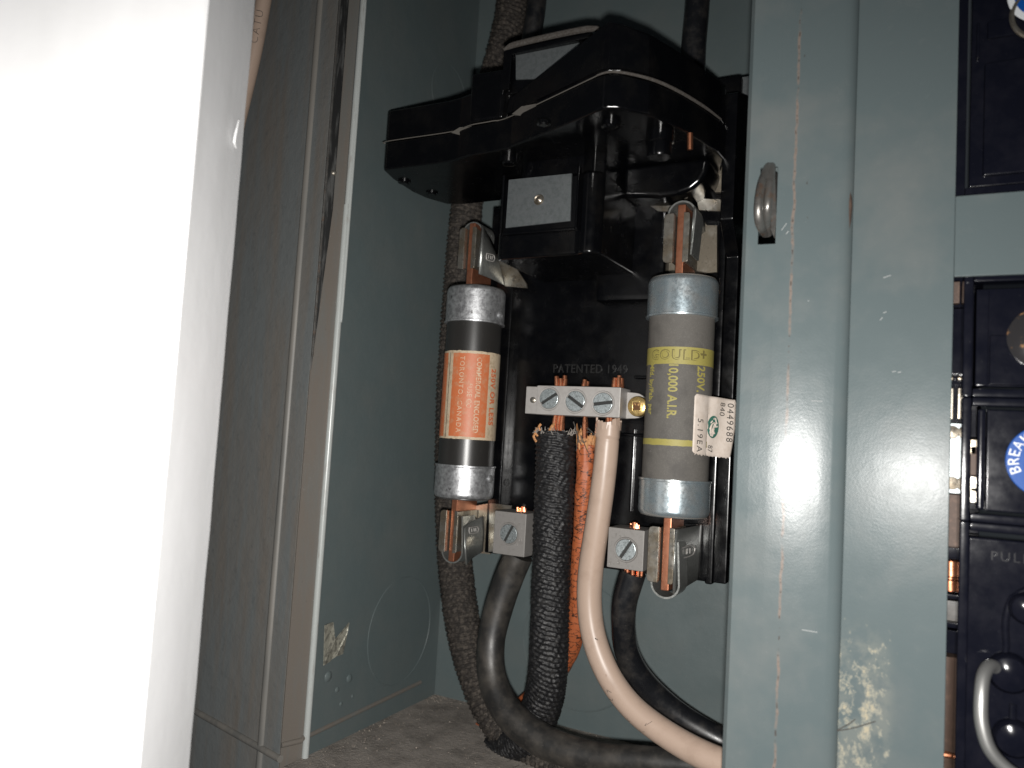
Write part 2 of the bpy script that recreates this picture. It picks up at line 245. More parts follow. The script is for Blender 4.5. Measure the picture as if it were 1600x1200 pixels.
# ------------------------------------------------------------------ mesh kit
class MB:
    def __init__(s): s.v = []; s.f = []
    def add(s, vs, fs):
        o = len(s.v); s.v += [Vector(p) for p in vs]; s.f += [[i + o for i in f] for f in fs]; return s
    def box(s, x0, x1, y0, y1, z0, z1, bev=0.0, seg=2):
        x0, x1 = sorted((x0, x1)); y0, y1 = sorted((y0, y1)); z0, z1 = sorted((z0, z1))
        bm = bmesh.new(); bmesh.ops.create_cube(bm, size=1)
        for v in bm.verts:
            v.co = Vector(((x0 + x1) / 2 + v.co.x * (x1 - x0), (y0 + y1) / 2 + v.co.y * (y1 - y0), (z0 + z1) / 2 + v.co.z * (z1 - z0)))
        return s.bm(bm, bev, seg)
    def bm(s, bm, bev=0.0, seg=2):
        if bev > 0: bmesh.ops.bevel(bm, geom=bm.edges[:], offset=bev, segments=seg, affect='EDGES', profile=0.5, clamp_overlap=True)
        bm.verts.index_update()
        s.add([v.co.copy() for v in bm.verts], [[v.index for v in f.verts] for f in bm.faces]); bm.free(); return s
    def prism(s, poly, h0, h1, axis='z', bev=0.0, seg=2):
        """polygon of 2D points extruded along an axis. z: (x,y); y: (x,z); x: (y,z)"""
        def P(a, b, h):
            return Vector((a, b, h)) if axis == 'z' else Vector((a, h, b)) if axis == 'y' else Vector((h, a, b))
        bm = bmesh.new(); n = len(poly)
        lo_ = [bm.verts.new(P(a, b, h0)) for a, b in poly]; hi_ = [bm.verts.new(P(a, b, h1)) for a, b in poly]
        bm.faces.new(lo_); bm.faces.new(hi_[::-1])
        for i in range(n): bm.faces.new((lo_[i], hi_[i], hi_[(i + 1) % n], lo_[(i + 1) % n]))
        bmesh.ops.recalc_face_normals(bm, faces=bm.faces[:])
        return s.bm(bm, bev, seg)
    def quadprism(s, pts, d):
        """front quad (4 world points) pushed back by vector d"""
        d = Vector(d); b = [Vector(p) + d for p in pts]; n = len(pts)
        return s.add(list(pts) + b, [list(range(n)), list(range(2 * n - 1, n - 1, -1))] + [[i, i + n, (i + 1) % n + n, (i + 1) % n] for i in range(n)])
    def sheet(s, line, z0, z1, t=0.8, axis='z'):
        """thin metal folded along a polyline, extruded along an axis"""
        n = len(line); L2 = [Vector(p) for p in line]; a, b = [], []
        for i in range(n):
            d = (L2[min(i + 1, n - 1)] - L2[max(i - 1, 0)]).normalized(); nr = Vector((-d.y, d.x)) * t / 2
            a.append(L2[i] + nr); b.append(L2[i] - nr)
        poly = [tuple(p) for p in a] + [tuple(p) for p in b[::-1]]
        def P(q, h): return Vector((q[0], q[1], h)) if axis == 'z' else Vector((q[0], h, q[1])) if axis == 'y' else Vector((h, q[0], q[1]))
        vs = [P(q, z0) for q in poly] + [P(q, z1) for q in poly]; m_ = len(poly); fs = []
        for i in range(m_): fs.append([i, (i + 1) % m_, (i + 1) % m_ + m_, i + m_])
        for i in range(n - 1):
            fs.append([i, i + 1, m_ - 2 - i, m_ - 1 - i][::-1]); fs.append([i + m_, i + 1 + m_, 2 * m_ - 2 - i, 2 * m_ - 1 - i])
        return s.add(vs, fs)
    def lathe(s, prof, base, axis, seg=48):
        """prof: (r, h) pairs; revolved about axis through base"""
        ax = Vector(axis).normalized(); u = ax.orthogonal().normalized(); v = ax.cross(u); base = Vector(base)
        vs = []; fs = []
        for r, h in prof:
            for k in range(seg):
                a = 2 * PI * k / seg; vs.append(base + ax * h + (u * math.cos(a) + v * math.sin(a)) * max(r, 1e-4))
        for i in range(len(prof) - 1):
            for k in range(seg):
                k2 = (k + 1) % seg; fs.append([i * seg + k, i * seg + k2, (i + 1) * seg + k2, (i + 1) * seg + k])
        return s.add(vs, fs)
    def tube(s, pts, rads, seg=24, disp=None, cap=True, step=2.0, squash=None):
        P_, Rr, Ln = smooth(pts, rads, step)
        n = len(P_); T = [(P_[min(i + 1, n - 1)] - P_[max(i - 1, 0)]).normalized() for i in range(n)]
        u = T[0].orthogonal().normalized(); vs = []; fs = []
        for i in range(n):
            u = (u - T[i] * u.dot(T[i])).normalized(); v = T[i].cross(u)
            for k in range(seg):
                a = 2 * PI * k / seg; r = Rr[i]
                if disp: r += disp(a, Ln[i], r)
                vs.append(P_[i] + (u * math.cos(a) + v * math.sin(a)) * r)
        for i in range(n - 1):
            for k in range(seg):
                k2 = (k + 1) % seg; fs.append([i * seg + k, i * seg + k2, (i + 1) * seg + k2, (i + 1) * seg + k])
        if cap: fs.append(list(range(seg))[::-1]); fs.append([(n - 1) * seg + k for k in range(seg)])
        return s.add(vs, fs)
def smooth(pts, rads, step):
    pts = [Vector(p) for p in pts]; n = len(pts)
    if not hasattr(rads, '__len__'): rads = [rads] * n
    out = []; ro = []
    for i in range(n - 1):
        p0, p1, p2, p3 = pts[max(i - 1, 0)], pts[i], pts[i + 1], pts[min(i + 2, n - 1)]
        if i == 0: p0 = p1 * 2 - p2
        if i == n - 2: p3 = p2 * 2 - p1
        k = max(2, int((p2 - p1).length / step))
        for j in range(k):
            t = j / k
            out.append(0.5 * ((2 * p1) + (p2 - p0) * t + (2 * p0 - 5 * p1 + 4 * p2 - p3) * t * t + (3 * p1 - p0 - 3 * p2 + p3) * t ** 3))
            ro.append(rads[i] * (1 - t) + rads[i + 1] * t)
    out.append(pts[-1]); ro.append(rads[-1]); ln = [0]
    for i in range(1, len(out)): ln.append(ln[-1] + (out[i] - out[i - 1]).length)
    return out, ro, ln

ROOT = {}
def thing(name, label, cat, loc, group=None, kind=None):
    o = bpy.data.objects.new(name, None); sc.collection.objects.link(o); o.location = Vector(loc) * S
    o.empty_display_size = 0.01; ROOT[o] = Vector(loc); tag(o, label, cat, group, kind); return o
def tag(o, label=None, cat=None, group=None, kind=None):
    if label: o['label'] = label
    if cat: o['category'] = cat
    if group: o['group'] = group
    if kind: o['kind'] = kind
    return o
def build(mb, name, m, parent=None, smooth_=True, label=None, angle=35, kind=None):
    if parent is None:
        xs = [v.x for v in mb.v]; ys = [v.y for v in mb.v]; zs = [v.z for v in mb.v]
        org = Vector(((min(xs) + max(xs)) / 2, (min(ys) + max(ys)) / 2, min(zs)))
    else: org = ROOT[parent]
    me = bpy.data.meshes.new(name)
    me.from_pydata([tuple((v - org) * S) for v in mb.v], [], mb.f)
    bm = bmesh.new(); bm.from_mesh(me)
    bmesh.ops.recalc_face_normals(bm, faces=bm.faces[:])
    if smooth_:
        for f in bm.faces: f.smooth = True
        for e in bm.edges:
            if len(e.link_faces) == 2 and e.calc_face_angle(0) > math.radians(angle): e.smooth = False
    bm.to_mesh(me); bm.free()
    me.materials.append(M[m] if isinstance(m, str) else m)
    o = bpy.data.objects.new(name, me); sc.collection.objects.link(o)
    if parent is None: o.location = org * S
    else: o.parent = parent
    if smooth_ and len(me.vertices) < 6000:
        wn = o.modifiers.new('weighted_normal', 'WEIGHTED_NORMAL'); wn.keep_sharp = True; wn.weight = 80
    ROOT[o] = org
    if label: o['label'] = label
    if kind: o['kind'] = kind
    return o

def text2d(txt, size, extr=0.1, sx=1.0, spacing=1.0, fat=0.0):
    cu = bpy.data.curves.new('lettering', 'FONT'); cu.body = txt; cu.size = size; cu.extrude = extr / 2
    cu.align_x = 'CENTER'; cu.align_y = 'CENTER'; cu.space_character = spacing; cu.offset = fat; cu.resolution_u = 3
    o = bpy.data.objects.new('lettering', cu); sc.collection.objects.link(o)
    me = bpy.data.meshes.new_from_object(o)
    vs = [Vector((v.co.x * sx, v.co.y, v.co.z + extr / 2)) for v in me.vertices]; fs = [list(p.vertices) for p in me.polygons]
    bpy.data.objects.remove(o); bpy.data.curves.remove(cu); bpy.data.meshes.remove(me)
    return vs, fs
def text_map(txt, size, fn, extr=0.1, **k):
    vs, fs = text2d(txt, size, extr, **k); mb = MB(); mb.add([fn(v.x, v.y, v.z) for v in vs], fs); return mb

def screw(parent, c, r, ang, m='screw', h=1.2, name='screw'):
    """slotted screw set into a face that looks towards -Y"""
    c = Vector(c); ca, sa = math.cos(ang), math.sin(ang); w_ = r * 0.15
    mb = MB()
    for sgn in (1, -1):
        a0 = math.asin(w_ / r); pts = []
        K = 16
        for i in range(K + 1):
            a = a0 + (PI - 2 * a0) * i / K
            pts.append((math.cos(a) * r, math.sin(a) * r * sgn))
        pts = [(c.x + x * ca - y * sa, c.z + x * sa + y * ca) for x, y in pts]
        mb.prism(pts, c.y - h * 0.5, c.y + h, 'y', bev=0.18, seg=2)
    o = build(mb, name, m, parent)
    b2 = MB().lathe([(0, 0), (r * 0.97, 0), (r * 0.97, 0.3)], c + Vector((0, 0.12, 0)), (0, 1, 0), 24)
    build(b2, 'slot', 'slot', o)
    rim = MB().lathe([(r * 1.02, 0.1), (r * 1.06, -0.25), (r * 1.16, -0.3), (r * 1.22, 0.1)], c, (0, 1, 0), 32)
    build(rim, 'screw_hole_rim', parent_mat(parent), o)
    return o
PM = {}
def parent_mat(p): return PM.get(p, 'alu')

# ------------------------------------------------------------------ enclosure (the setting)
XW, YB, ZF, YR = -230.0, 368.0, -142.0, 268.0
enc = thing('fuse_box_enclosure', 'grey painted steel enclosure walls around the old fuse block, dusty at the bottom', 'enclosure', (XW, YB, ZF), kind='structure')
build(MB().box(XW - 1.5, -20, YB, YB + 1.5, ZF - 1.5, 330), 'back_panel', 'paint', enc)
build(MB().box(XW - 1.5, XW, YR, YB - 0.01, ZF - 1.5, 330, 0.3), 'side_panel', 'paint', enc)
build(MB().box(XW + 0.01, -20, YR - 14, YB - 0.02, ZF - 1.5, ZF), 'bottom_panel', 'floor', enc)
build(MB().box(-24, -22, 262, YB - 0.02, ZF, 330), 'partition_panel', 'paint', enc)
# inner bead on the side wall, just above the floor
a = WX(493, 1145, XW); b_ = WX(657, 1066, XW)
build(MB().tube([(XW - 0.2, a.y - 8, a.z), (XW - 0.2, b_.y, b_.z)], 1.1, 12), 'bead', 'strip_paint', enc)
# hinge flange: folded strip from the hinge seam back to the bright rim
hx, hy = -234.2, 255.7
st = MB().sheet([(hx, hy), (-232.5, 261), (-230.8, 265.5)], ZF - 60, 330, 0.8)
build(st, 'hinge_flange', 'strip_paint', enc)
rim = MB().tube([(-229.6, 266.2, ZF - 60), (-229.6, 266.2, 60), (-229.6, 266.2, 100)], [1.5, 1.5, 1.4], 16)
rim.tube([(-229.2, 266.2, 100), (-229.0, 266.2, 210), (-229.2, 266.2, 330)], 1.4, 16)
rim.tube([(-228.4, 266.4, 48), (-228.1, 266.3, 60), (-228.1, 266.3, 190), (-228.6, 266.4, 200)], [0.3, 0.8, 0.8, 0.3], 10)
build(rim, 'rim', 'rim_highlight_paint', enc)
# knockouts: stamped rings
def ring(mb, fn, n=64, t=0.45, a0=0, a1=2 * PI):
    mb.tube([fn(a0 + (a1 - a0) * i / n) for i in range(n + 1)], t, 6, cap=False, step=3)
kc = WX(626, 985, XW); kt = WX(628, 903, XW); rz = abs(kt.z - kc.z)
mb = MB(); ring(mb, lambda t: Vector((XW, kc.y + rz * math.cos(t), kc.z + rz * math.sin(t))), t=0.28)
build(mb, 'knockout', 'paint', enc)
kc2 = W(905, 1010, YB)
mb = MB(); ring(mb, lambda t: Vector((kc2.x + 31 * math.cos(t), YB, kc2.z + 31 * math.sin(t))), t=0.35)
build(mb, 'knockout', 'paint', enc)
for px_, py_ in ((702, 140),):
    k3 = W(px_, py_, YB); k3 = WX(px_, py_ + 10, XW)
    mb = MB(); ring(mb, lambda t: Vector((XW, k3.y + 17 * math.cos(t), k3.z + 17 * math.sin(t))), t=0.13)
    build(mb, 'knockout', 'paint', enc)
# weld bumps low on the side wall
for px_, py_, r_ in ((513, 1057, 2.4), (546, 1060, 2.0), (527, 1078, 1.4), (533, 1100, 1.1), (551, 1088, 1.0)):
    p = WX(px_, py_, XW)
    build(MB().lathe([(r_, 0), (r_ * 0.8, r_ * 0.2), (r_ * 0.4, r_ * 0.33), (0, r_ * 0.38)], p, (1, 0, 0), 20), 'weld_bump', 'paint', enc)
p = WX(513, 1057, XW)

# peeled foil scrap on the side wall
fo = thing('metal_scrap', 'crumpled scrap of pale metal foil stuck low on the left inner wall', 'scrap', WX(525, 1000, XW))
mb = MB()
for quad in (((508, 977), (521, 972), (524, 1000), (517, 1033), (506, 1040)), ((521, 1003), (546, 973), (543, 990), (536, 1022), (525, 1026), (511, 1036))):
    pts = [WX(x, y, XW + 1.5 + 2.2 * random.random()) for x, y in quad]
    mb.quadprism(pts, (-0.4, 0, 0))
build(mb, 'foil', 'foil', fo, smooth_=False)

# grit and lint on the floor
mb = MB()
for i in range(700):
    x = random.uniform(XW + 1, -45); y = random.uniform(262, YB - 1); r = random.uniform(0.12, 0.34) * (1.8 if random.random() < 0.06 else 1)
    if random.random() < 0.4: y = YB - abs(random.gauss(0, 6)) - 0.5
    if random.random() < 0.25: x = XW + abs(random.gauss(0, 8)) + 0.5
    c = Vector((x, y, ZF + r * 0.4)); q = [Vector(d) * r * random.uniform(0.7, 1.2) + c for d in ((1, 0, 0), (0, 1, 0), (-1, 0, 0), (0, -1, 0), (0, 0, 1), (0, 0, -1))]
    mb.add(q, [(0, 1, 4), (1, 2, 4), (2, 3, 4), (3, 0, 4), (1, 0, 5), (2, 1, 5), (3, 2, 5), (0, 3, 5)])
g = build(mb, 'grit', 'grit', None, smooth_=False); tag(g, 'loose pale grit scattered on the dusty enclosure floor', 'grit', kind='stuff')
mb = MB()
for i in range(40):
    c = Vector((random.uniform(XW + 10, -60), random.uniform(275, YB - 4), ZF + 0.6)); d = Vector((random.uniform(-3, 3), random.uniform(-3, 3), 0.5))
    mb.tube([c, c + d * 0.6 + Vector((0.6, 0.5, 0.4)), c + d * 1.4], 0.07, 4, step=1)
g = build(mb, 'lint', 'lint', None); tag(g, 'dark lint fibres lying on the dusty enclosure floor', 'lint', kind='stuff')

# ------------------------------------------------------------------ enclosure door, swung open
dd = Vector((-0.977, 0.211, 0)); dn = Vector((-0.211, -0.977, 0))
door = thing('enclosure_door', 'grimy grey enclosure door swung open at the left, ribbed inner face showing', 'door', (hx, hy, ZF - 60))
def DP(s, z, o=0): return Vector((hx - 0.4, hy, 0)) + dd * s + dn * o + Vector((0, 0, z))
mb = MB(); prof = [(0, 0), (12.2, 0.0), (15.2, 0.0), (40, 0), (130, 0)]
for i in range(len(prof) - 1):
    (s0, o0), (s1, o1) = prof[i], prof[i + 1]
    mb.quadprism([DP(s0, ZF - 60, o0), DP(s1, ZF - 60, o1), DP(s1, 330, o1), DP(s0, 330, o0)], -dn * 1.0)
build(mb, 'door_panel', 'door_paint', door, angle=50)
r1 = ray(380, 1155)
# horizontal rib low on the door
def door_pt(px_, py_, o=0):
    r = ray(px_, py_); nrm = Vector((0.211, 0.977, 0)); p0 = DP(0, 0, o); return r * (nrm.dot(p0) / nrm.dot(r))
build(MB().tube([DP(13.7, ZF - 60, -0.6), DP(13.7, 120, -0.6), DP(13.5, 330, -0.6)], 2.0, 16), 'rib', 'rib_paint', door)
build(MB().tube([door_pt(300, 1108, 0.2), door_pt(438, 1186, 0.2)], 1.5, 12), 'rib', 'rib_paint', door)
zq_ = W(460, 1162, 260).z
build(MB().tube([(hx + 0.3, hy - 0.1, zq_), (-230.6, 264.6, zq_)], 1.2, 12), 'rib', 'strip_paint', door)
# dark hinge leaf in the seam
h0 = W(527, 10, 259); h1 = W(507, 440, 259); h2 = W(494, 540, 259); h3 = W(515, 200, 259)
mb = MB().quadprism([Vector((hx + 0.2, hy - 0.4, 330)), Vector((hx + 2.4, hy + 3, 330)), Vector((hx + 2.4, hy + 3, 96)), Vector((hx + 0.2, hy - 0.4, 24))], (0.3, 0.6, 0))
hl = thing('piano_hinge', 'dark greasy metal hinge leaf in the seam beside the open door', 'hinge', (hx, hy, 24))
build(mb, 'hinge_leaf', 'hinge_dark', hl)
build(MB().tube([(hx + 0.9, hy - 0.2, 330), (hx + 0.9, hy - 0.2, 30)], 0.55, 8), 'hinge_pin', 'steel', hl)
p = W(521, 270, 258.5)
build(MB().lathe([(0, 1.0), (0.9, 0.8), (1.4, 0)], p, (0.7, -0.7, 0), 16), 'rivet', 'tin', hl)

# ------------------------------------------------------------------ white board on the left
wb = thing('white_board', 'white painted board standing upright along the left edge of the picture', 'board', (-220, 190, ZF - 60), kind='structure')
yb0, yb1 = 124.0, 157.0
t0, t1 = W(322, 0, yb0), W(217, 1200, yb0); e0, e1 = W(396, 0, yb1), W(298, 1200, yb1)
cx = (t0.x + t1.x) / 2; ex = (e0.x + e1.x) / 2
mb = MB()
nz_ = 60
for i in range(nz_):
    za = -210 + 430 * i / nz_; zb = -210 + 430 * (i + 1) / nz_
    wa, wb2 = 0.35 * noise.noise(Vector((za * 0.05, 3, 1))), 0.35 * noise.noise(Vector((zb * 0.05, 3, 1)))
    A0, A1 = Vector((cx + 2 * 0.5, yb0, za)), Vector((cx + 1, yb0, zb)); B0, B1 = Vector((ex + wa, yb1, za)), Vector((ex + wb2, yb1, zb))
    r0 = [Vector((cx - 74, yb0 - 93, za)), Vector((cx - 0.9, yb0 - 1.1, za)), Vector((cx - 0.3, yb0 - 0.3, za)), Vector((cx, yb0 + 0.5, za)), B0, Vector((ex - 3, yb1 + 1, za))]
    r1_ = [Vector((p.x, p.y, zb)) for p in r0[:4]] + [B1, Vector((ex - 3, yb1 + 1, zb))]
    k = len(mb.v); mb.add(r0 + r1_, [[j, j + 1, j + 7, j + 6] for j in range(5)])
bmx = build(mb, 'board_face', 'white', wb, angle=12)
for px_, py_ in ((315, 218), (297, 452), (298, 632), (318, 782)):
    pass
# paint drip on the board
p = Vector((cx, yb0, 0)) ; 
q = (W(371, 185, yb1 - 6) + W(371, 230, yb1 - 6)) / 2
build(MB().tube([W(373, 188, yb1 - 8), W(369, 205, yb1 - 9), W(366, 222, yb1 - 9), W(369, 231, yb1 - 7)], [0.15, 0.3, 0.35, 0.2], 8, step=1), 'paint_drip', 'white', wb)

# ------------------------------------------------------------------ front cover
cov = thing('front_cover', 'scuffed grey steel front cover with rubbed rust line and cut-outs for the breakers', 'cover', (-18, 252, ZF - 60))
xs0 = W(1154, 600, 248.7).x; xs1 = W(1324, 600, 254).x
pl = [(xs0 + 1.2, 252.5), (xs0, 251.2), (xs0, 249.4), (xs0 + 0.8, 248.6)]
for i in range(1, 9):
    t = i / 8; pl.append((xs0 + 0.8 + t * (xs1 - 4.6 - xs0), 248.6 + 3.0 * t - 0.4 * math.sin(PI * t)))
for i in range(1, 8):
    a = i / 7 * PI * 0.42; pl.append((xs1 - 3.8 + 3.6 * math.sin(a), 255.4 - 3.6 * math.cos(a) + 0.0))
pl.append((xs1 - 0.1, 258))
slot = (W(1189, 260, 249).x, W(1216, 260, 249).x, W(1203, 382, 249).z, W(1203, 262, 249).z)
def strip_y(x):
    for (a, b), (c, d) in zip(pl[3:], pl[4:]):
        if a <= x <= c: return b + (d - b) * (x - a) / (c - a)
    return 249
# strip with the slot left open
lft = [p for p in pl if p[0] <= slot[0]] + [(slot[0], strip_y(slot[0]))]
if pl[0][0] > slot[0]: pass
rgt = [(slot[1], strip_y(slot[1]))] + [p for p in pl[3:] if p[0] > slot[1]]
mid = [(slot[0], strip_y(slot[0])), (slot[1], strip_y(slot[1]))]
mb = MB().sheet(lft, -230, 330, 1.2).sheet(rgt, -230, 330, 1.2).sheet(mid, slot[3], 330, 1.2).sheet(mid, -230, slot[2], 1.2)
build(mb, 'cover_strip', 'cover_strip', cov, angle=40)
YP = 254.0
xo = W(1487, 600, YP).x; z1b = W(1550, 302, YP).z; z2t = W(1550, 430, YP).z
mb = MB().box(xs1 + 0.15, xo, YP, YP + 1.5, -230, 330, 0.25).box(xo + 0.002, 70, YP, YP + 1.5, z2t, z1b, 0.25)
build(mb, 'cover_panel', 'cover_panel', cov)
# worn spots on the rolled edge and pale scratches
for pts in (((1325, 288), (1327, 320), (1325, 358)),):
    build(MB().tube([W(x, y, 253.2) for x, y in pts], [0.7, 0.9, 0.7], 8, step=1), 'rust_patch', 'rust', cov)
for pts in (((1253, 984), (1265, 986), (1277, 988)), ((1267, 626), (1285, 627)), ((1380, 489), (1385, 487)), ((1394, 581), (1400, 580)), ((1221, 360), (1229, 349)), ((1228, 366), (1232, 361)), ((1375, 500), (1379, 496)), ((1262, 470), (1264, 470)), ((1380, 434), (1392, 430)), ((1403, 582), (1408, 581))):
    build(MB().tube([W(x, y, strip_y(W(x, y, 251).x) - 0.58 if x < 1310 else YP) for x, y in pts], 0.13, 5, step=1), 'scratch', 'scratch', cov)
for pts in (((1308, 1141), (1325, 1132), (1336, 1124)), ((1308, 1142), (1335, 1137), (1368, 1127))):
    build(MB().tube([W(x, y, YP - 0.1) for x, y in pts], 0.16, 5, step=1), 'scratch', 'lint', cov)

# padlock hasp standing out through the slot
hs = thing('hasp_loop', 'worn steel hasp loop poking through the slot in the cover strip', 'hasp', W(1203, 382, 250))
mb = MB().tube([W(1204, 258, 253), W(1199, 263, 247), W(1189, 292, 242), W(1185, 325, 240), W(1187, 350, 243), W(1196, 366, 250)], [1.1, 1.3, 1.35, 1.4, 1.4, 1.2], 14, step=0.8)
mb.tube([W(1207, 256, 254), W(1205, 264, 247.5), W(1202, 295, 243), W(1199, 325, 242), W(1197, 350, 247), W(1200, 366, 251)], [1.2, 1.4, 1.35, 1.35, 1.5, 1.3], 14, step=0.8)
build(mb, 'loop', 'steel', hs)
mb = MB().quadprism([W(1203, 268, 246.5), W(1211, 268, 248.5), W(1213, 345, 248.5), W(1210, 372, 250), W(1202, 352, 248)], (1.5, 9, 0))
build(mb, 'hasp_plate', 'steel', hs)
bk = MB().quadprism([W(1186, 255, 262), W(1225, 255, 262), W(1225, 352, 262), W(1186, 352, 262)], (0, 1.5, 0))
build(bk, 'backing_plate', 'paint', hs)

# ------------------------------------------------------------------ breakers behind the cut-outs
def slab(mb, x0, y0, x1, y1, Y, depth, bev=0.3, front=True):
    xm, ym = (x0 + x1) / 2, (y0 + y1) / 2
    X0, X1 = W(x0, ym, Y).x, W(x1, ym, Y).x; Z1, Z0 = W(xm, y0, Y).z, W(xm, y1, Y).z
    mb.box(X0, X1, Y, Y + depth, Z0, Z1, bev); return (X0, X1, Z0, Z1)
YBk = 263.0
XR = 62.0
# upper opening
def frame_rect(x0, x1, z0, z1, t, y, d, bev=0.3):
    mb = MB(); mb.box(x0, x0 + t, y, y + d, z0, z1, bev); mb.box(x0 + t + .01, x1, y, y + d, z1 - t, z1, bev); mb.box(x0 + t + .01, x1, y, y + d, z0, z0 + t, bev); return mb
up = thing('breaker_module', 'black breaker behind the upper cut-out, rim of a round blue label at the top', 'breaker', W(1560, 300, YBk))
bx0 = W(1503, 150, YBk).x; bz0 = W(1550, 290, YBk).z - 8
build(frame_rect(bx0 - 1.5, XR, bz0 + 4, 240, 2.6, YBk - 4.5, 20), 'housing', 'navy', up)
mb = MB(); x1_ = W(1537, 150, YBk).x
mb.box(bx0 + 2.2, XR, YBk, YBk + 10, bz0 + 8, 240, 0.6)
mb.box(x1_, XR, YBk - 1.6, YBk + 1, W(1560, 275, YBk).z, W(1560, 98, YBk).z, 0.8)
mb.box(x1_ + 0.6, XR, YBk - 1.0, YBk + 1, W(1560, 60, YBk).z, W(1560, 32, YBk).z, 0.6)
mb.box(x1_ - 2.2, x1_ - 1.4, YBk - 2.2, YBk + 1, W(1535, 93, YBk).z, W(1535, 40, YBk).z, 0.3)
build(mb, 'face', 'navy', up)
cc = W(1634, -15, YBk - 2.3); rq = rad(102, cc)
def disc(c, r, h, seg=48): return MB().lathe([(0, h), (r - 0.2, h), (r, h - 0.2), (r, 0), (0, 0)], c, (0, -1, 0), seg)
build(disc(cc, rq, 0.35, 64), 'label_ring', 'label_white', up)
build(disc(cc + Vector((0, -0.36, 0)), rq * 0.82, 0.1, 64), 'label_disc', 'blue', up)
c2 = W(1631, 19, YBk - 1.8); rq = rad(92, c2)
build(MB().lathe([(rq, 0), (rq, 0.6), (rq - 0.5, 1.1), (rq - 1.2, 1.0), (rq - 1.6, 0)], c2, (0, -1, 0), 48), 'lens_ring', 'tin', up)

# lower opening: rear rails and contacts seen left of the breakers
Yd = 276.0
def piece(parent, name, m, x0, y0, x1, y1, Y, depth, bev=0.25, label=None):
    mb = MB(); slab(mb, x0, y0, x1, y1, Y, depth, bev); return build(mb, name, m, parent, label=label)
bus = thing('bus_assembly', 'bus bars, steel contacts and copper terminal in the gap left of the lower breakers', 'bus bars', W(1480, 1200, Yd))
piece(bus, 'carrier', 'navy', 1440, 380, 1530, 1240, 283, 6)
piece(bus, 'bus_bar', 'rust', 1476, 440, 1500, 474, Yd, 3)
piece(bus, 'contact_cover', 'navy', 1480, 482, 1506, 585, Yd - 2, 4)
for a_, b__ in ((1484, 1490), (1496, 1503)):
    piece(bus, 'contact', 'tin', a_, 588, b__, 594, Yd - 2, 3); piece(bus, 'contact', 'tin', a_, 606, b__, 655, Yd - 2, 3)
piece(bus, 'contact_plate', 'plate', 1478, 661, 1503, 771, Yd - 2.5, 2, label='bright steel plate with two round studs')
for y_ in (675, 755):
    build(MB().lathe([(2.0, 0), (1.8, 0.7), (0, 1.0)], W(1488, y_, Yd - 2.5), (0, -1, 0), 20), 'stud', 'tin', bus)
piece(bus, 'bus_bar', 'rust', 1472, 772, 1497, 872, Yd, 3)
piece(bus, 'spacer', 'navy', 1470, 855, 1500, 872, Yd - 4, 4)
p = W(1486, 875, Yd - 3)
mb = MB().tube([W(1486, 876, Yd - 3), W(1486, 899, Yd - 3)], 2.5, 16, step=1).tube([W(1485, 901, Yd - 3), W(1485, 904, Yd - 3)], 2.0, 16, step=1).tube([W(1485, 906, Yd - 3), W(1485, 922, Yd - 3)], 2.6, 16, step=1)
build(mb, 'copper_terminal', 'strand', bus, label='bright copper terminal catching the flash')
piece(bus, 'spacer', 'navy', 1468, 928, 1497, 935, Yd - 4, 4); piece(bus, 'spacer', 'navy', 1468, 972, 1496, 980, Yd - 4, 4)
piece(bus, 'bracket', 'rubber_dusty', 1466, 938, 1498, 970, Yd - 2, 2)
piece(bus, 'spacer', 'navy', 1464, 984, 1496, 1020, Yd - 3, 3)
build(MB().tube([W(1476, 1022, Yd), W(1470, 1160, Yd), W(1466, 1240, Yd)], 3.4, 16), 'bus_bar', 'rust', bus)
build(MB().tube([W(1470, 1178, Yd - 4), W(1484, 1180, Yd - 4), W(1495, 1186, Yd - 2)], [1.0, 0.9, 0.4], 10, step=1), 'wire_end', 'strand', bus)

lb = []
fx0 = W(1503, 620, YBk - 4).x
def breaker(name, label, ztop, zbot, group='black breakers behind the lower cut-out'):
    t = thing(name, label, 'breaker', (fx0 + 10, YBk, zbot), group)
    build(frame_rect(fx0, XR, zbot, ztop, 2.5, YBk - 4, 18, 0.5), 'housing', 'navy', t)
    return t
zA, zB_, zC = W(1550, 437, YBk - 4).z, W(1550, 621, YBk - 4).z, W(1550, 818, YBk - 4).z
b1 = breaker('breaker_module', 'upper black breaker in the lower cut-out, with a round clear lens at the picture edge', zA + 2, zB_)
xf = W(1530, 530, YBk).x
mb = MB().box(xf - 1.0, XR, YBk, YBk + 8, zB_ + 3.4, zA - 1.8, 0.5).box(xf + 2.6, XR, YBk - 0.9, YBk + 2, zB_ + 3.9, W(1560, 524, YBk).z, 0.4)
mb.box(xf - 0.9, xf + 2.3, YBk - 0.7, YBk + 2, zB_ + 3.6, zA - 2.2, 0.3)
build(mb, 'face', 'navy', b1)
build(MB().lathe([(0, 2.9), (5.5, 2.5), (8.6, 1.4), (rad(94, W(1628, 528, YBk - 1)), 0)], W(1628, 528, YBk - 1), (0, -1, 0), 48), 'lens', 'clear', b1)
b2 = breaker('breaker_module', 'middle black breaker with a round blue lettered label and glossy left ridge', zB_ - 0.05, zC)
mb = MB().box(xf + 2.2, XR, YBk - 0.4, YBk + 8, zC + 3.2, zB_ - 3.2, 0.5)
build(mb, 'face', 'navy', b2)
mb = MB().box(xf - 0.2, xf + 2.0, YBk - 1.4, YBk + 4, zC + 3.4, zB_ - 3.2, 0.7)
build(mb, 'ridge', 'navy', b2)
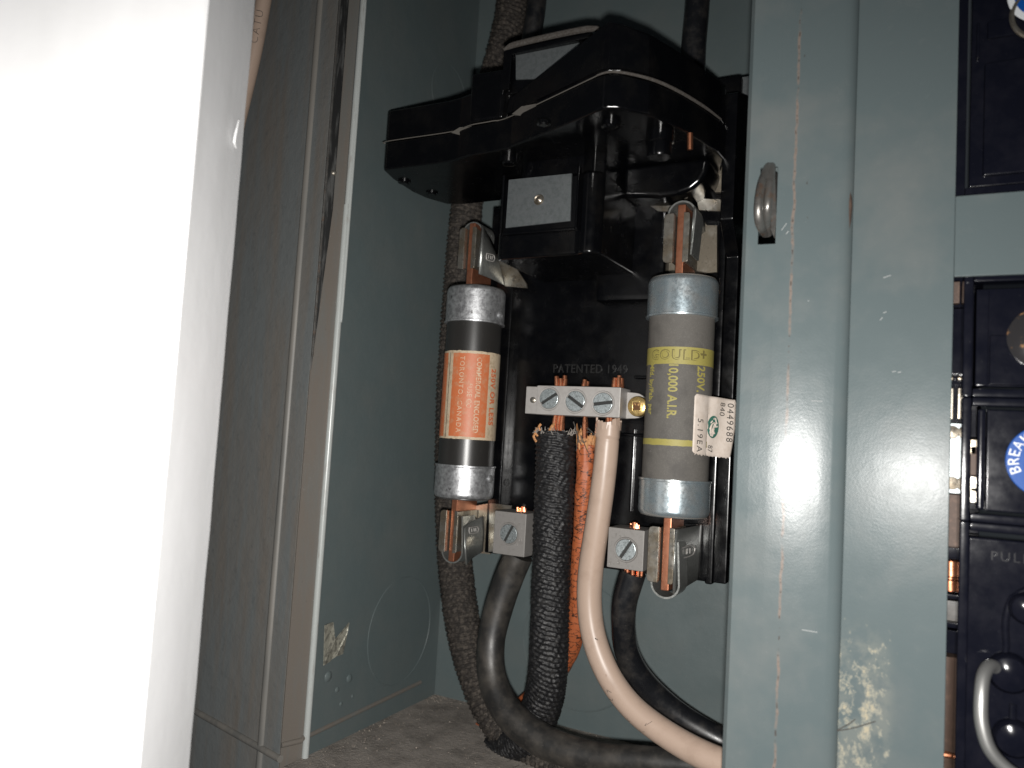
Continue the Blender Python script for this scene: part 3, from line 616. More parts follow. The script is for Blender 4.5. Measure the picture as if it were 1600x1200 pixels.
for y_, mm in ((690, 'tin'), (700, 'rust'), (722, 'rust'), (748, 'tin'), (765, 'tin')):
    q = W(1521, y_ + 8, YBk + 1); build(MB().box(q.x - 0.9, q.x + 0.9, q.y, q.y + 2, q.z - 2.4, q.z + 2.2, 0.3), 'contact', mm, b2)
lc = W(1639, 722, YBk - 1.0); lr = rad(116, lc)
build(disc(lc, lr, 0.4, 72), 'label_disc', 'blue', b2)
def arc_text(txt, size, r, a_mid, c, dy, m, parent, extr=0.12):
    # letters along a circle, tops pointing outwards, read clockwise
    vs, fs = text2d(txt, size, extr, spacing=1.1)
    mb = MB(); out = []
    for v in vs:
        a = a_mid - v.x / r; rr = r + v.y; out.append(Vector((c.x + rr * math.cos(a), c.y - dy - v.z, c.z + rr * math.sin(a))))
    mb.add(out, fs); return build(mb, 'lettering', m, parent, smooth_=False)
arc_text('BREAKER', 3.9, lr * 0.8, math.radians(148), lc, 0.42, 'label_white', b2)
b3 = breaker('pullout_fuse_block', 'lowest black module with a bent steel wire handle and raised PULL lettering', zC - 0.05, -230)
mb = MB().box(xf - 2, XR, YBk, YBk + 8, -225, zC - 4.4, 0.9)
build(mb, 'face', 'navy', b3)
vx = W(1572, 871, YBk)
build(text_map('PULL', 3.7, lambda x, y, z: Vector((vx.x + x + 0.9, YBk - z, vx.z + y)), 0.5, spacing=1.25), 'lettering', 'emboss2', b3, smooth_=False)
mb = MB()
def dome(px_, py_, r, h):
    c = W(px_, py_, YBk + 0.1); mb.lathe([(r, 0), (r * 0.97, h * 0.5), (r * 0.8, h * 0.85), (r * 0.45, h), (0, h * 1.02)], c, (0, -1, 0), 32)
dome(1604, 950, 4.6, 3.4); dome(1576, 1050, 5.6, 4.2); dome(1583, 1152, 5.2, 3.8)
build(mb, 'stud', 'navy', b3)
mb = MB()
q0 = W(1568, 990, YBk + 0.1)
mb.tube([W(1610, 918, YBk), W(1582, 935, YBk), W(1571, 970, YBk), W(1571, 1020, YBk), W(1552, 1032, YBk), W(1535, 1060, YBk)], [0.9, 1.0, 1.0, 0.9, 0.9, 0.6], 10)
mb.tube([W(1583, 1100, YBk), W(1582, 1130, YBk)], 1.0, 10)
build(mb, 'moulded_rib', 'navy', b3)
mb = MB().tube([W(1562, 1048, YBk - 1), W(1548, 1040, YBk - 5), W(1537, 1055, YBk - 9), W(1533, 1090, YBk - 12), W(1534, 1130, YBk - 13), W(1546, 1170, YBk - 13), W(1572, 1200, YBk - 12), W(1610, 1225, YBk - 11)], 1.75, 16, step=1)
build(mb, 'wire_handle', 'wire', b3)

# ------------------------------------------------------------------ black base of the fuse block
YBf = 320.0
xl = W(756, 862, YBf).x; xr = W(1113, 914, YBf).x; zb = W(1113, 914, YBf).z; zt = 150
base = thing('fuse_block_base', 'glossy black moulded base carrying both fuses and the terminal bar', 'fuse block', ((xl + xr) / 2, YB, zb))
mb = MB().box(xl, xr, YBf + 5, YB - 14, zb, zt, 0.8).box(xl + 0.1, xl + 7, YBf, YBf + 6, zb + 0.1, 92, 0.8)
mb.box(xr - 3.2, xr, YBf - 0.5, YBf + 6, zb + 0.02, zt - 6, 0.8)
mb.box(xl + 28, xr - 24, YBf + 3, YBf + 6, zb + 0.1, zb + 12, 0.6)
mb.box(xl - 9, xl + 6, YBf + 4, YB - 15, 46, 112, 0.8)  # added black block, stands in for the switch's shadow in the gap
build(mb, 'base_plate', 'bakelite', base)
mb = MB()
zt2 = W(1145, 165, YBf).z
mb.prism([(YBf - 14, zt2 - 1), (YBf + 8, zt2 + 7), (YB - 14, zt2 + 7), (YB - 14, zb + 1), (YBf - 0.6, zb + 1), (YBf - 0.6, 80), (YBf - 14, 92)], xr + 0.05, xr + 5.5, 'x', 0.7)
build(mb, 'side_wall', 'bakelite', base)
mb = MB().box(xr - 14, xr + 2, YBf + 8, YB - 9, zt2 + 7.05, zt2 + 17, 1.5)
build(mb, 'top_block', 'bakelite', base)
q = W(1153, 152, YBf + 12)
build(MB().box(q.x - 1, q.x + 6, YBf + 10, YBf + 26, q.z - 9, q.z + 8, 0.4), 'mounting_bracket', 'plate', base)
# ribs and recesses on the face of the base
mb = MB()
for x_, y0_, y1_ in ((800, 480, 780), (992, 670, 800)):
    p0, p1 = W(x_, y0_, YBf + 5), W(x_ - 3, y1_, YBf + 5); mb.box(p0.x - 0.6, p0.x + 0.6, YBf + 3.6, YBf + 5.5, p1.z, p0.z, 0.4)
p0, p1 = W(1000, 590, YBf + 5), W(1010, 600, YBf + 5); mb.box(p0.x - 2, p0.x + 14, YBf + 2.5, YBf + 5.5, p0.z - 0.7, p0.z + 0.7, 0.5)
p0 = W(960, 678, YBf + 5); mb.box(p0.x - 30, p0.x + 20, YBf + 2.5, YBf + 5.5, p0.z - 0.7, p0.z + 0.7, 0.5)
build(mb, 'rib', 'bakelite', base)
tp = W(921, 577, YBf + 5)
M['emboss'] = mat('raised moulded lettering', (0.008, 0.008, 0.008), 0.4)
build(text_map('PATENTED 1949', 5.6, lambda x, y, z: Vector((tp.x + x, YBf + 5.02 - z, tp.z + y)), 0.35, sx=0.82, spacing=1.12), 'lettering', 'emboss', base, smooth_=False)
tp2 = W(776, 753, YBf + 5)
build(text_map('LOAD', 5.2, lambda x, y, z: Vector((tp2.x + x, YBf + 5.02 - z, tp2.z + y)), 0.35, sx=0.9, spacing=1.15), 'lettering', 'emboss', base, smooth_=False)

# ------------------------------------------------------------------ main switch above
sw = thing('main_switch', 'large black two-piece moulded switch handle with metal windows, above the fuses', 'switch', (-140, 300, 75))
foot = [(-216, 273), (-214, 271.6), (-183, 272), (-176, 271), (-168, 268.5), (-158, 268), (-148, 266.3), (-103, 246), (-99, 245), (-94, 247), (-86, 255.5), (-80, 267), (-74.5, 283), (-71, 297), (-70.5, 306), (-76, 322), (-100, 326), (-206, 328), (-215, 325), (-220, 313), (-221, 302), (-219, 284)]
build(MB().prism(foot, 116.6, 129.4, 'z', bev=1.6, seg=3), 'lower_shell', 'bakelite', sw)
inner = [(x * 0.999 + (0.9 if x < -140 else -0.9), y + (0.9 if y < 300 else -0.9)) for x, y in foot]
arm = [p for p in foot if p[0] <= -164] 
armp = [(-216, 273), (-214, 271.6), (-183, 272), (-176, 271), (-168, 268.5), (-160, 268), (-160, 327), (-206, 328), (-215, 325), (-220, 313), (-221, 302), (-219, 284)]
build(MB().prism(armp, 130.0, 144.0, 'z', bev=1.5, seg=3), 'upper_shell_arm', 'bakelite', sw)
build(MB().prism([(-168.5, 266.8), (-153, 267.5), (-152.2, 270), (-140, 272), (-140, 327), (-168.5, 327)], 130.1, 151.0, 'z', bev=2.2, seg=3), 'upper_shell_step', 'bakelite', sw)
# wedge of the upper shell: top falls from the apex towards the left
bm = bmesh.new()
rim_pts = [(-152, 267.2), (-148, 266.3), (-103, 246), (-99, 245), (-94, 247), (-86, 255.5), (-80, 267), (-74.5, 283), (-71, 297), (-70.5, 306), (-76, 322), (-100, 326), (-150, 326)]
def topz(x, y):
    if y > 300: return 147.5
    if x < -100: return 139 + (x + 152) / 52 * 10.5
    return 149.5 - min(1, (x + 100) / 20) * 3.5
lo_ = [bm.verts.new((x, y, 130.0)) for x, y in rim_pts]; hi_ = [bm.verts.new((x + (0.8 if x < -99 else -0.8), y + 0.8 if y < 300 else y, topz(x, y))) for x, y in rim_pts]
n = len(rim_pts)
for i in range(n): bm.faces.new((lo_[i], lo_[(i + 1) % n], hi_[(i + 1) % n], hi_[i]))
bm.faces.new(lo_[::-1])
cv = bm.verts.new((-112, 285, 150))
for i in range(n): bm.faces.new((hi_[i], hi_[(i + 1) % n], cv))
bmesh.ops.recalc_face_normals(bm, faces=bm.faces[:])
ee = [e for e in bm.edges if cv not in e.verts]
bmesh.ops.bevel(bm, geom=ee, offset=1.3, segments=3, affect='EDGES', clamp_overlap=True)
mb = MB(); mb.bm(bm); build(mb, 'upper_shell', 'bakelite', sw, angle=50)
# raised hump with the trapezoid window
hx0, hx1, hyf = W(788, 75, 266.5).x, W(940, 34, 266.5).x, 266.5
htz = 161.5
build(MB().prism([(hx0, 140), (hx0, htz - 2.5), (hx0 + 2, htz), (hx1 - 6, htz), (hx1 + 6, 147), (hx1 + 8, 140)], hyf + 2.2, 322, 'y', bev=0.9), 'hump', 'bakelite', sw)
mb = MB().box(hx0 + 0.2, hx1 - 4, hyf - 0.6, hyf + 2.4, htz - 5.6, htz - 3.6, 0.5).box(hx0, hx0 + 3.6, hyf - 0.4, hyf + 2.4, 141, htz - 3.8, 0.5)
build(mb, 'window_frame', 'bakelite', sw)
build(MB().tube([(hx0 + 1.2, hyf + 0.6, htz - 4.4), (hx0 + 2.6, hyf + 0.6, htz - 1.6), (hx1 - 6, hyf + 0.2, htz - 1.4), (hx1 + 1, hyf + 0.4, htz - 4)], [0.6, 1.25, 1.25, 0.6], 10, step=2), 'dusty_ledge', 'dust', sw)
build(MB().quadprism([W(806, 84, hyf + 1.6), W(906, 66, hyf + 1.6), W(880, 122, hyf + 1.6), W(806, 124, hyf + 1.6)], (0, 0.6, 0)), 'window_plate', 'plate', sw, label='upper slanted galvanised window plate')
# dusty seam with two chips
sp = [(-216.6, 273.3), (-214, 271.4), (-183, 271.8), (-176, 270.8), (-168, 268.3), (-158, 267.8), (-148, 266.1), (-103, 245.8), (-99, 244.8), (-94, 246.8), (-86, 255.3), (-80, 266.8), (-74.3, 283), (-70.8, 297)]
build(MB().tube([(x, y + 0.5, 129.7) for x, y in sp[:8]], 0.22, 6), 'seam', 'chip', sw)
build(MB().tube([(x, y + (0.3), 129.7) for x, y in sp[7:]], [0.35, 0.4, 0.5, 0.6, 0.65, 0.6, 0.4], 8), 'seam', 'dust', sw)
for a_, b__ in ((705, 738), (800, 840)):
    pa = [(705, 207), (718, 199), (737, 197), (736, 209), (722, 212)] if a_ == 705 else [(800, 178), (815, 166), (838, 162), (834, 174), (818, 182)]
    yy = 270.6 if a_ == 705 else 264
    build(MB().quadprism([W(x, y, yy + (0.3 if i % 2 else 0)) if a_ == 705 else W(x, y, 265.0 - (x - 800) * 0.095) for i, (x, y) in enumerate(pa)], (0, 1.5, 0)), 'chip', 'chip', sw)
# neck and box below
bxl, bxr = -158.5, -113.0
build(MB().prism([(-152, 330), (-152, 286), (-149, 284), (-122, 284), (-117, 281), (-113, 284), (-112, 330)], 107.5, 117.2, 'z', bev=0.8, seg=2), 'neck', 'bakelite', sw)
build(MB().prism([(bxl, 334), (bxl - 0.2, 281), (bxl + 2, 278.6), (-121, 278.6), (-118.5, 277), (-115, 277.6), (-112, 281), (-110, 334)], 74, 107.6, 'z', bev=2.6, seg=4), 'body', 'bakelite', sw)
mb = MB()
fxa, fxb = W(787, 320, 277.6).x, W(900, 320, 277.6).x; fza, fzb = W(840, 358, 277.6).z, W(840, 271, 277.6).z
mb.box(fxa - 1.2, fxa, 277.0, 279.5, fza - 1.2, fzb + 1, 0.4).box(fxb, fxb + 1.0, 277.0, 279.5, fza - 1.2, fzb + 1, 0.4).box(fxa, fxb, 277.1, 279.5, fza - 1.6, fza - 0.3, 0.4)
build(mb, 'window_frame', 'bakelite', sw)
pc = [W(795, 281, 277.9), W(893, 271, 277.9), W(891, 345, 277.9), W(790, 356, 277.9)]
pl_ = build(MB().quadprism(pc, (0, 0.9, 0)), 'name_plate', 'plate', sw, label='square galvanised plate with a dimple rivet')
pm = W(842, 312, 277.9)
build(MB().lathe([(2.3, 0), (1.9, 0.45), (1.4, 0.2), (1.0, 0.5), (0, 0.9)], pm, (0, -1, 0), 28), 'rivet', 'tin', pl_)
for v in (): pass
# posts and screws on the underside
for px_, py_, r_, h_ in ((795, 246, 3.8, 3), (850, 190, 2.6, 1.5), (955, 190, 3.6, 2.5), (632, 282, 3, 1.6), (675, 300, 3, 1.4)):
    p = WZ(px_, py_, 117); mb = MB().lathe([(0, h_), (r_ * 0.55, h_), (r_ * 0.7, h_ - 0.6), (r_, h_ - 0.4), (r_, 0)], p, (0, 0, -1), 24)
    build(mb, 'screw_boss', 'bakelite', sw)
p = WZ(1032, 205, 117); mb = MB().lathe([(0, 10), (4.2, 10), (4.6, 9), (4.6, 5), (5.2, 4.6), (5.2, 0)], p, (0, 0, -1), 28)
build(mb, 'post', 'bakelite', sw)
p = WZ(1078, 212, 116)
build(MB().tube([p + Vector((0, 0, 1)), p + Vector((0, 1, -5))], 1.1, 12), 'copper_pin', 'strand', sw)
mb = MB().prism([(-112, 117), (-76, 117), (-76.6, 111.5), (-79, 107), (-83, 104), (-88, 102.6), (-96, 102.3), (-112, 104)], 302, 332, 'y', bev=2.2, seg=3)
build(mb, 'cam', 'bakelite', sw)
build(text_map('TRUMBULL', 3.6, lambda x, y, z: Vector((W(985, 283, 300).x + x, 300 - z, W(985, 283, 300).z + y)), 0.4, sx=0.8) if False else MB().box(W(985, 283, 318).x - 14, W(985, 283, 318).x + 18, 316, 331, 62, 116, 3.0), 'rear_body', 'bakelite', sw)

# knife jaws behind the switch, right side
kj = thing('knife_contact', 'tarnished knife contact above the grey fuse, half hidden under the black switch', 'contact', W(1060, 330, 322))
mb = MB().quadprism([W(983, 299, 312), W(1030, 305, 312), W(1075, 318, 314), W(1075, 332, 316), W(1028, 330, 316)], (0, 2.0, 0.2))
build(mb, 'blade', 'tin', kj)
build(MB().quadprism([W(1088, 310, 318), W(1130, 312, 318), W(1128, 330, 318), W(1092, 328, 318)], (0, 1.5, 0)), 'blade', 'tin', kj)
build(MB().tube([W(1030, 306, 311), W(1060, 298, 308), W(1075, 306, 310)], [2.0, 2.6, 2.0], 12, step=1), 'bolt', 'tin_dark', kj)
build(MB().tube([W(1096, 256, 318), W(1132, 246, 318)], 2.6, 16), 'hinge_barrel', 'tin_dark', kj)
build(MB().quadprism([W(1100, 232, 322), W(1134, 228, 322), W(1132, 300, 322), W(1106, 300, 322)], (0, 2, 0)), 'jaw', 'tin_dark', kj)
build(MB().quadprism([W(1075, 322, 322), W(1105, 352, 322), W(1120, 352, 322), W(1120, 425, 322), W(1042, 432, 322), W(1040, 330, 322)], (0, 1.5, 0)), 'mounting_plate', 'tin_dark', kj)

# ------------------------------------------------------------------ fuses
def fuse(name, label, cx_, cy_, r, zt_, zb_, capt, capb, body_m, cap_m, bt, bb, blade_x):
    t = thing(name, label, 'fuse', (cx_, cy_, zb_), 'cartridge fuses in the block')
    c = Vector((cx_, cy_, 0))
    rb = r - 0.9
    build(MB().lathe([(0, zb_ + 0.5), (rb, zb_ + 0.5), (rb, (zb_ + zt_) / 2), (rb, zt_ - 0.5), (0, zt_ - 0.5)], c, (0, 0, 1), 96), 'tube', body_m, t)
    for z_end, z_in, sg in ((zt_, zt_ - capt, 1), (zb_, zb_ + capb, -1)):
        prof = [(rb - 0.2, z_in), (r + 0.35, z_in), (r + 0.4, z_in + sg * 0.7), (r, z_in + sg * 1.0), (r, z_end - sg * 2.6), (r - 0.35, z_end - sg * 1.4), (r - 1.2, z_end - sg * 0.5), (r - 2.6, z_end - sg * 0.05), (0, z_end)]
        mb = MB().lathe(prof, c, (0, 0, 1), 96)
        for k, v in enumerate(mb.v):
            v2 = noise.noise(v * 0.12) * 0.18; v.x += (v.x - cx_) / r * v2; v.y += (v.y - cy_) / r * v2
        cp = build(mb, 'end_cap', cap_m, t, angle=50)
        if body_m == 'fibre':
            a = math.radians(30.7 + 56); zz = z_in + sg * (capt * 0.25 if sg > 0 else capb * 0.35)
            d = Vector((math.sin(a), -math.cos(a), 0))
            build(MB().lathe([(1.9, -0.3), (1.8, 0.5), (1.2, 1.0), (0, 1.3)], c + d * r + Vector((0, 0, zz)), d, 20), 'rivet', cap_m, cp)
    hw = 8.0
    for z0, z1 in ((zt_ - 0.5, bt), (bb, zb_ + 0.5)):
        build(MB().box(blade_x - 1.6, blade_x + 1.6, cy_ - hw, cy_ + hw + 2, z0, z1, 0.5, 2), 'blade', 'copper', t)
    return t
# right fuse
rcx, rcy = -82.0, 297.5; rr = 13.6
RZ = lambda py: W(1060, py, rcy - rr).z
_c = W(1060, 620, 297.5); rcx = _c.x
rt, rb_ = RZ(424), RZ(813)
rf = fuse('cartridge_fuse', 'thick grey fuse with yellow print and a torn white sticker, bluish metal caps', rcx, rcy, rr, rt, rb_, rt - RZ(490) , RZ(751) - rb_, 'card', 'zinc_new', W(1066, 319, rcy - 8).z, W(1043, 924, rcy - 8).z, rcx + 0.2)
ra0 = math.atan2(-rcx, rcy)
RB = rr - 0.9
def cyl(cx_, cy_, r, a, z): return Vector((cx_ + r * math.sin(a), cy_ - r * math.cos(a), z))
def phi(px_, py_, cpx, rpx): return math.asin(max(-0.999, min(0.999, (px_ - (cpx - (py_ - 620) * 0.0455)) / rpx)))
def band(cx_, cy_, r, a0, a1, z0, z1, n=48, wob=0.0, t=0.12):
    mb = MB()
    vs = []
    for i in range(n + 1):
        a = a0 + (a1 - a0) * i / n; w0 = wob * noise.noise(Vector((a * 9, z0, 0))); w1 = wob * noise.noise(Vector((a * 9, z1, 7)))
        vs += [cyl(cx_, cy_, r, a, z0 + w0), cyl(cx_, cy_, r, a, z1 + w1), cyl(cx_, cy_, r + t, a, z0 + w0), cyl(cx_, cy_, r + t, a, z1 + w1)]
    fs = []
    for i in range(n):
        o = i * 4; fs += [[o + 2, o + 3, o + 7, o + 6], [o, o + 2, o + 6, o + 4], [o + 1, o + 5, o + 7, o + 3]]
    mb.add(vs, fs); return mb
Wd = 2 * PI
build(band(rcx, rcy, RB, ra0 - PI, ra0 + PI, RZ(568), RZ(541), 96), 'yellow_band', 'yellow', rf)
build(band(rcx, rcy, RB, ra0 - PI, ra0 + PI, RZ(697), RZ(687), 96, 0.2), 'yellow_band', 'yellow', rf)
def col_text(parent, txt, size, ang, zc_, r, cx_, cy_, m, extr=0.12, **k):
    return build(text_map(txt, size, lambda x, y, z: cyl(cx_, cy_, r + z, ang + y / r, zc_ - x), extr, **k), 'lettering', m, parent, smooth_=False)
def row_text(parent, txt, size, ang, zc_, r, cx_, cy_, m, extr=0.12, **k):
    return build(text_map(txt, size, lambda x, y, z: cyl(cx_, cy_, r + z, ang + x / r, zc_ + y), extr, **k), 'lettering', m, parent, smooth_=False)
row_text(rf, 'GOULD', 5.2, ra0 - math.radians(10), RZ(554), RB + 0.13, rcx, rcy, 'yellow_dark', sx=1.05, spacing=1.12, fat=0.2)
row_text(rf, 'GOULD', 5.0, ra0 - math.radians(9), RZ(554) - 0.1, RB + 0.18, rcx, rcy, 'yellow', sx=1.12, spacing=1.1, fat=-0.02)
row_text(rf, '+', 6.0, ra0 + math.radians(42), RZ(552), RB + 0.13, rcx, rcy, 'yellow_dark', fat=0.15)
col_text(rf, '10,000 A.I.R.', 4.9, ra0 + math.radians(-11), RZ(610), RB + 0.12, rcx, rcy, 'yellow', sx=0.84, fat=0.12)
col_text(rf, '250V.', 5.0, ra0 + math.radians(38), RZ(590), RB + 0.12, rcx, rcy, 'yellow', sx=0.86, fat=0.12)
col_text(rf, 'Mfd. by/Fab. par', 3.4, ra0 + math.radians(-54), RZ(607), RB + 0.12, rcx, rcy, 'yellow', sx=0.9, fat=0.08)
# sticker
sw_, sh_ = 21.0, 22.5
def stk(u, v, o=0.0):
    """u 0..1 across, v 0..1 down"""
    a_s = ra0 + math.radians(27); arc = math.radians(34); L1 = (RB + 0.35) * arc; d = u * sw_
    tilt = -0.045 * (u - 0.5) * sh_ * 0
    z = RZ(613) - v * sh_ - u * 1.0 + (0.25 * math.sin(v * 9) if 0 < v < 1 else 0) * 0
    rr_ = RB + 0.35 + o
    if d < L1: p = cyl(rcx, rcy, rr_, a_s + d / (RB + 0.35), z)
    else:
        a = a_s + arc; q = cyl(rcx, rcy, RB + 0.35, a, z); t = Vector((math.cos(a - 0.45), math.sin(a - 0.45), 0)); e = d - L1
        nrm = Vector((t.y, -t.x, 0))
        cr = 0.5 * math.sin(e * 0.5 + v * 3) * min(1, e / 4)
        p = q + t * e + nrm * (cr * 0.7 + o)
    p.x += -v * 0.6 * (1 if d > L1 else 0)
    return p
K1, K2 = 24, 22; mb = MB(); vs = []
def sedge(u, v):
    # rounded corners, torn bottom
    return u, v
for j in range(K2 + 1):
    for i in range(K1 + 1):
        u, v = i / K1, j / K2
        if j in (0, K2) and i in (0, K1): u = 0.05 if i == 0 else 0.95
        if j == K2: v += 0.012 * (i % 2) + 0.03 * noise.noise(Vector((i * 0.7, 0, 0)))
        if j == 0: v -= 0.0
        if u > 0.96: v = v * 0.985 + 0.006; u += 0.02 * noise.noise(Vector((j * 0.4, 3, 0))) - max(0, v - 0.45) * 0.14
        elif u > 0.6: u -= max(0, v - 0.45) * 0.14 * (u - 0.6) / 0.4
        vs.append(stk(u, v))
back = [stk(min(1, i / K1), j / K2) for j in range(K2 + 1) for i in range(K1 + 1)]
fs = [[j * (K1 + 1) + i, j * (K1 + 1) + i + 1, (j + 1) * (K1 + 1) + i + 1, (j + 1) * (K1 + 1) + i] for j in range(K2) for i in range(K1)]
mb.add(vs, fs)
stkr = build(mb, 'sticker', 'sticker', rf, label='creased off-white price sticker peeling off')
mod = stkr.modifiers.new('thickness', 'SOLIDIFY'); mod.thickness = 0.12 * S; mod.offset = 0
def stk_text(txt, size, u, v, m='ink', **k):
    mbt = text_map(txt, size, lambda x, y, z: stk(u + y / sw_, v + x / sh_, 0.12 + z), 0.06, **k)
    return build(mbt, 'lettering', m, stkr, smooth_=False)
stk_text('0449688', 4.0, 0.86, 0.40, sx=0.92, spacing=1.2)
stk_text('840', 3.6, 0.68, 0.19, sx=0.92, spacing=1.1)
stk_text('5.19EA', 3.8, 0.14, 0.68, sx=0.95, spacing=1.25)
stk_text('87', 3.4, 0.46, 0.88, sx=0.8, spacing=1.0)
gv = []; n = 40
for k in range(n): gv.append(stk(0.50 + 0.135 * math.cos(2 * PI * k / n), 0.51 + 0.19 * math.sin(2 * PI * k / n), 0.13))
build(MB().add(gv, [list(range(n))]), 'emblem', 'green', stkr, smooth_=False)
# plain rearing-animal outline inside the emblem: body stroke, legs, rider
em = MB()
for pts in (((0.42, 0.56), (0.46, 0.47), (0.53, 0.44), (0.56, 0.50), (0.60, 0.49)), ((0.46, 0.47), (0.44, 0.62), (0.48, 0.63)), ((0.53, 0.46), (0.50, 0.56), (0.54, 0.62)), ((0.55, 0.50), (0.49, 0.53)), ((0.49, 0.38), (0.53, 0.36), (0.55, 0.41), (0.58, 0.45)), ((0.43, 0.45), (0.47, 0.41))):
    em.tube([stk(u, v, 0.16) for u, v in pts], 0.32, 5, step=0.5)
build(em, 'emblem_figure', 'sticker', stkr)
# left fuse
lcx, lcy = W(735, 610, 311).x, 311.0; lrr = 13.8
LZ = lambda py: W(736, py, lcy - lrr).z
lt, lb_ = LZ(441), LZ(785)
lf = fuse('cartridge_fuse', 'black fuse with a worn orange and cream paper label, dull pitted caps', lcx, lcy, lrr, lt, lb_, lt - LZ(500), LZ(729) - lb_, 'fibre', 'zinc_old', W(738, 348, lcy - 8).z, W(713, 879, lcy - 8).z, lcx + 0.2)
la0 = math.atan2(-lcx, lcy); LB = lrr - 0.9
dg = math.radians
lab = build(band(lcx, lcy, LB, la0 - PI, la0 + PI, LZ(687), LZ(547), 96, 0.25, 0.22), 'label', 'cream', lf)
build(band(lcx, lcy, LB + 0.23, la0 - dg(41), la0 + dg(37), LZ(683), LZ(551), 40, 0.2, 0.05), 'label_panel', 'orange', lab)
build(band(lcx, lcy, LB + 0.23, la0 - dg(110), la0 - dg(57), LZ(684), LZ(550), 40, 0.1, 0.05), 'label_panel', 'orange', lab)
build(band(lcx, lcy, LB + 0.23, la0 - dg(50.5), la0 - dg(49), LZ(685), LZ(549), 10, 0.5, 0.04), 'label_crease', 'ink', lab)
col_text(lf, 'COMMERCIAL ENCLOSED', 3.3, la0 + dg(14), LZ(616), LB + 0.3, lcx, lcy, 'cream_ink', sx=0.86, spacing=1.06, fat=0.05)
col_text(lf, 'FUSE CO', 3.2, la0 - dg(2), LZ(618), LB + 0.3, lcx, lcy, 'cream_ink', sx=0.86, spacing=1.05)
col_text(lf, 'TORONTO. CANADA', 3.2, la0 - dg(20), LZ(616), LB + 0.3, lcx, lcy, 'cream_ink', sx=0.92, spacing=1.28)
col_text(lf, '250V OR LESS', 4.4, la0 + dg(50), LZ(617), LB + 0.24, lcx, lcy, 'orange_ink', sx=0.9, spacing=1.1, fat=0.16)

# ------------------------------------------------------------------ fuse clips
def clip(label, cx_, cy_, z0, z1, zl, sg, m_lip, foot_dir, wing, mark, bulge=0.0, lips=(2.2, 6.6, 1.9, 4.2), spr_w=5.0):
    """jaws either side of the blade between z0..z1; spring loops round the end at zl; sg +1 loop on top, -1 below"""
    t = thing('fuse_clip', label, 'fuse clip', (cx_, cy_, min(z0, z1)), 'spring clips holding the fuse blades')
    yf = cy_ - 9.0; yb = YBf + 1.5
    for s_ in (-1, 1):
        w0, w1 = (lips[0], lips[1]) if s_ < 0 else (lips[2], lips[3])
        # lip: rounded tab facing out
        xa, xb = sorted((cx_ + s_ * w0, cx_ + s_ * w1)); ra = 1.5 if s_ < 0 else 0.7
        lo1, hi1 = min(z0, z1), max(z0, z1)
        out_ = xa if s_ < 0 else xb; inn_ = xb if s_ < 0 else xa
        poly = [(inn_, lo1), (inn_, hi1), (out_ - s_ * ra, hi1), (out_ - s_ * ra * 0.3, hi1 - ra * 0.3), (out_, hi1 - ra), (out_, lo1 + ra), (out_ - s_ * ra * 0.3, lo1 + ra * 0.3), (out_ - s_ * ra, lo1)]
        jb = MB().prism(poly, yf - 1.6, yf - 0.7, 'y', 0.2)
        jb.sheet([(inn_ + s_ * 0.3, yf - 0.8), (cx_ + s_ * 2.4, yf + 1.5), (cx_ + s_ * 2.4, cy_ + 8)], lo1 + 0.4, hi1 - 0.4, 0.8)
        build(jb, 'jaw', m_lip, t, angle=50)
    # spring: U bow in the XZ plane, reaching back along the jaws
    pts = []
    zc_ = zl - sg * 5.2
    for s_ in (-1,):
        pts.append((cx_ - 4.2, zc_ - sg * 16))
    for i in range(13):
        a = PI - PI * i / 12; pts.append((cx_ + 5.3 * math.cos(a), zc_ + sg * 5.2 * math.sin(a)))
    pts.append((cx_ + 4.2, zc_ - sg * 16))
    build(MB().sheet(pts, yf + 1.5, yf + 1.5 + spr_w * 2.2, 0.7, axis='y'), 'spring', 'spring', t, angle=50)
    if wing:
        fr, bk_, yfr, ybk = wing
        n1, n2_ = len(fr) - 1, 10; vs = []; fs = []
        for q in range(n2_ + 1):
            tt = q / n2_
            for k in range(len(fr)):
                a = W(fr[k][0], fr[k][1], yfr); b = W(bk_[k][0], bk_[k][1], ybk); p = a.lerp(b, tt)
                p.x += 0.9 * math.sin(PI * tt) * bulge; vs.append(p)
        m1 = len(fr)
        for q in range(n2_):
            for k in range(n1): fs.append([q * m1 + k, q * m1 + k + 1, (q + 1) * m1 + k + 1, (q + 1) * m1 + k])
        wg = build(MB().add(vs, fs), 'wing', 'spring', t, angle=60)
        md = wg.modifiers.new('thickness', 'SOLIDIFY'); md.thickness = 0.6 * S; md.offset = 0
        wq = [W(fr[0][0], fr[0][1], yfr), W(fr[-1][0], fr[-1][1], yfr), W(bk_[-1][0], bk_[-1][1], ybk)]
        c = W(mark[0], mark[1], cy_ + 2)
        n2 = (wq[1] - wq[0]).cross(wq[2] - wq[0]).normalized(); c = c * (n2.dot(wq[0]) / n2.dot(c)); c = c * 0.993
        up_ = (wq[1] - wq[0]).normalized(); u = n2.cross(up_).normalized() * (mark[3] if len(mark) > 3 else 1.0); k_ = mark[2]
        mbt = MB().tube([c - u * 2.6 * k_ - up_ * 1.5 * k_, c + u * 2.6 * k_ - up_ * 1.5 * k_, c + u * 2.6 * k_ + up_ * 1.5 * k_, c - u * 2.6 * k_ + up_ * 1.5 * k_, c - u * 2.6 * k_ - up_ * 1.5 * k_], 0.26, 6, step=1)
        for dx in (-1.2, 0.3, 1.4): mbt.tube([c + u * dx * k_ - up_ * 0.9 * k_, c + u * dx * k_ + up_ * 0.9 * k_], 0.22, 6, step=1)
        build(mbt, 'stamped_mark', 'alu', wg)
    return t
ZR = lambda px_, py_: W(px_, py_, rcy - 10).z
ZL = lambda px_, py_: W(px_, py_, lcy - 10).z
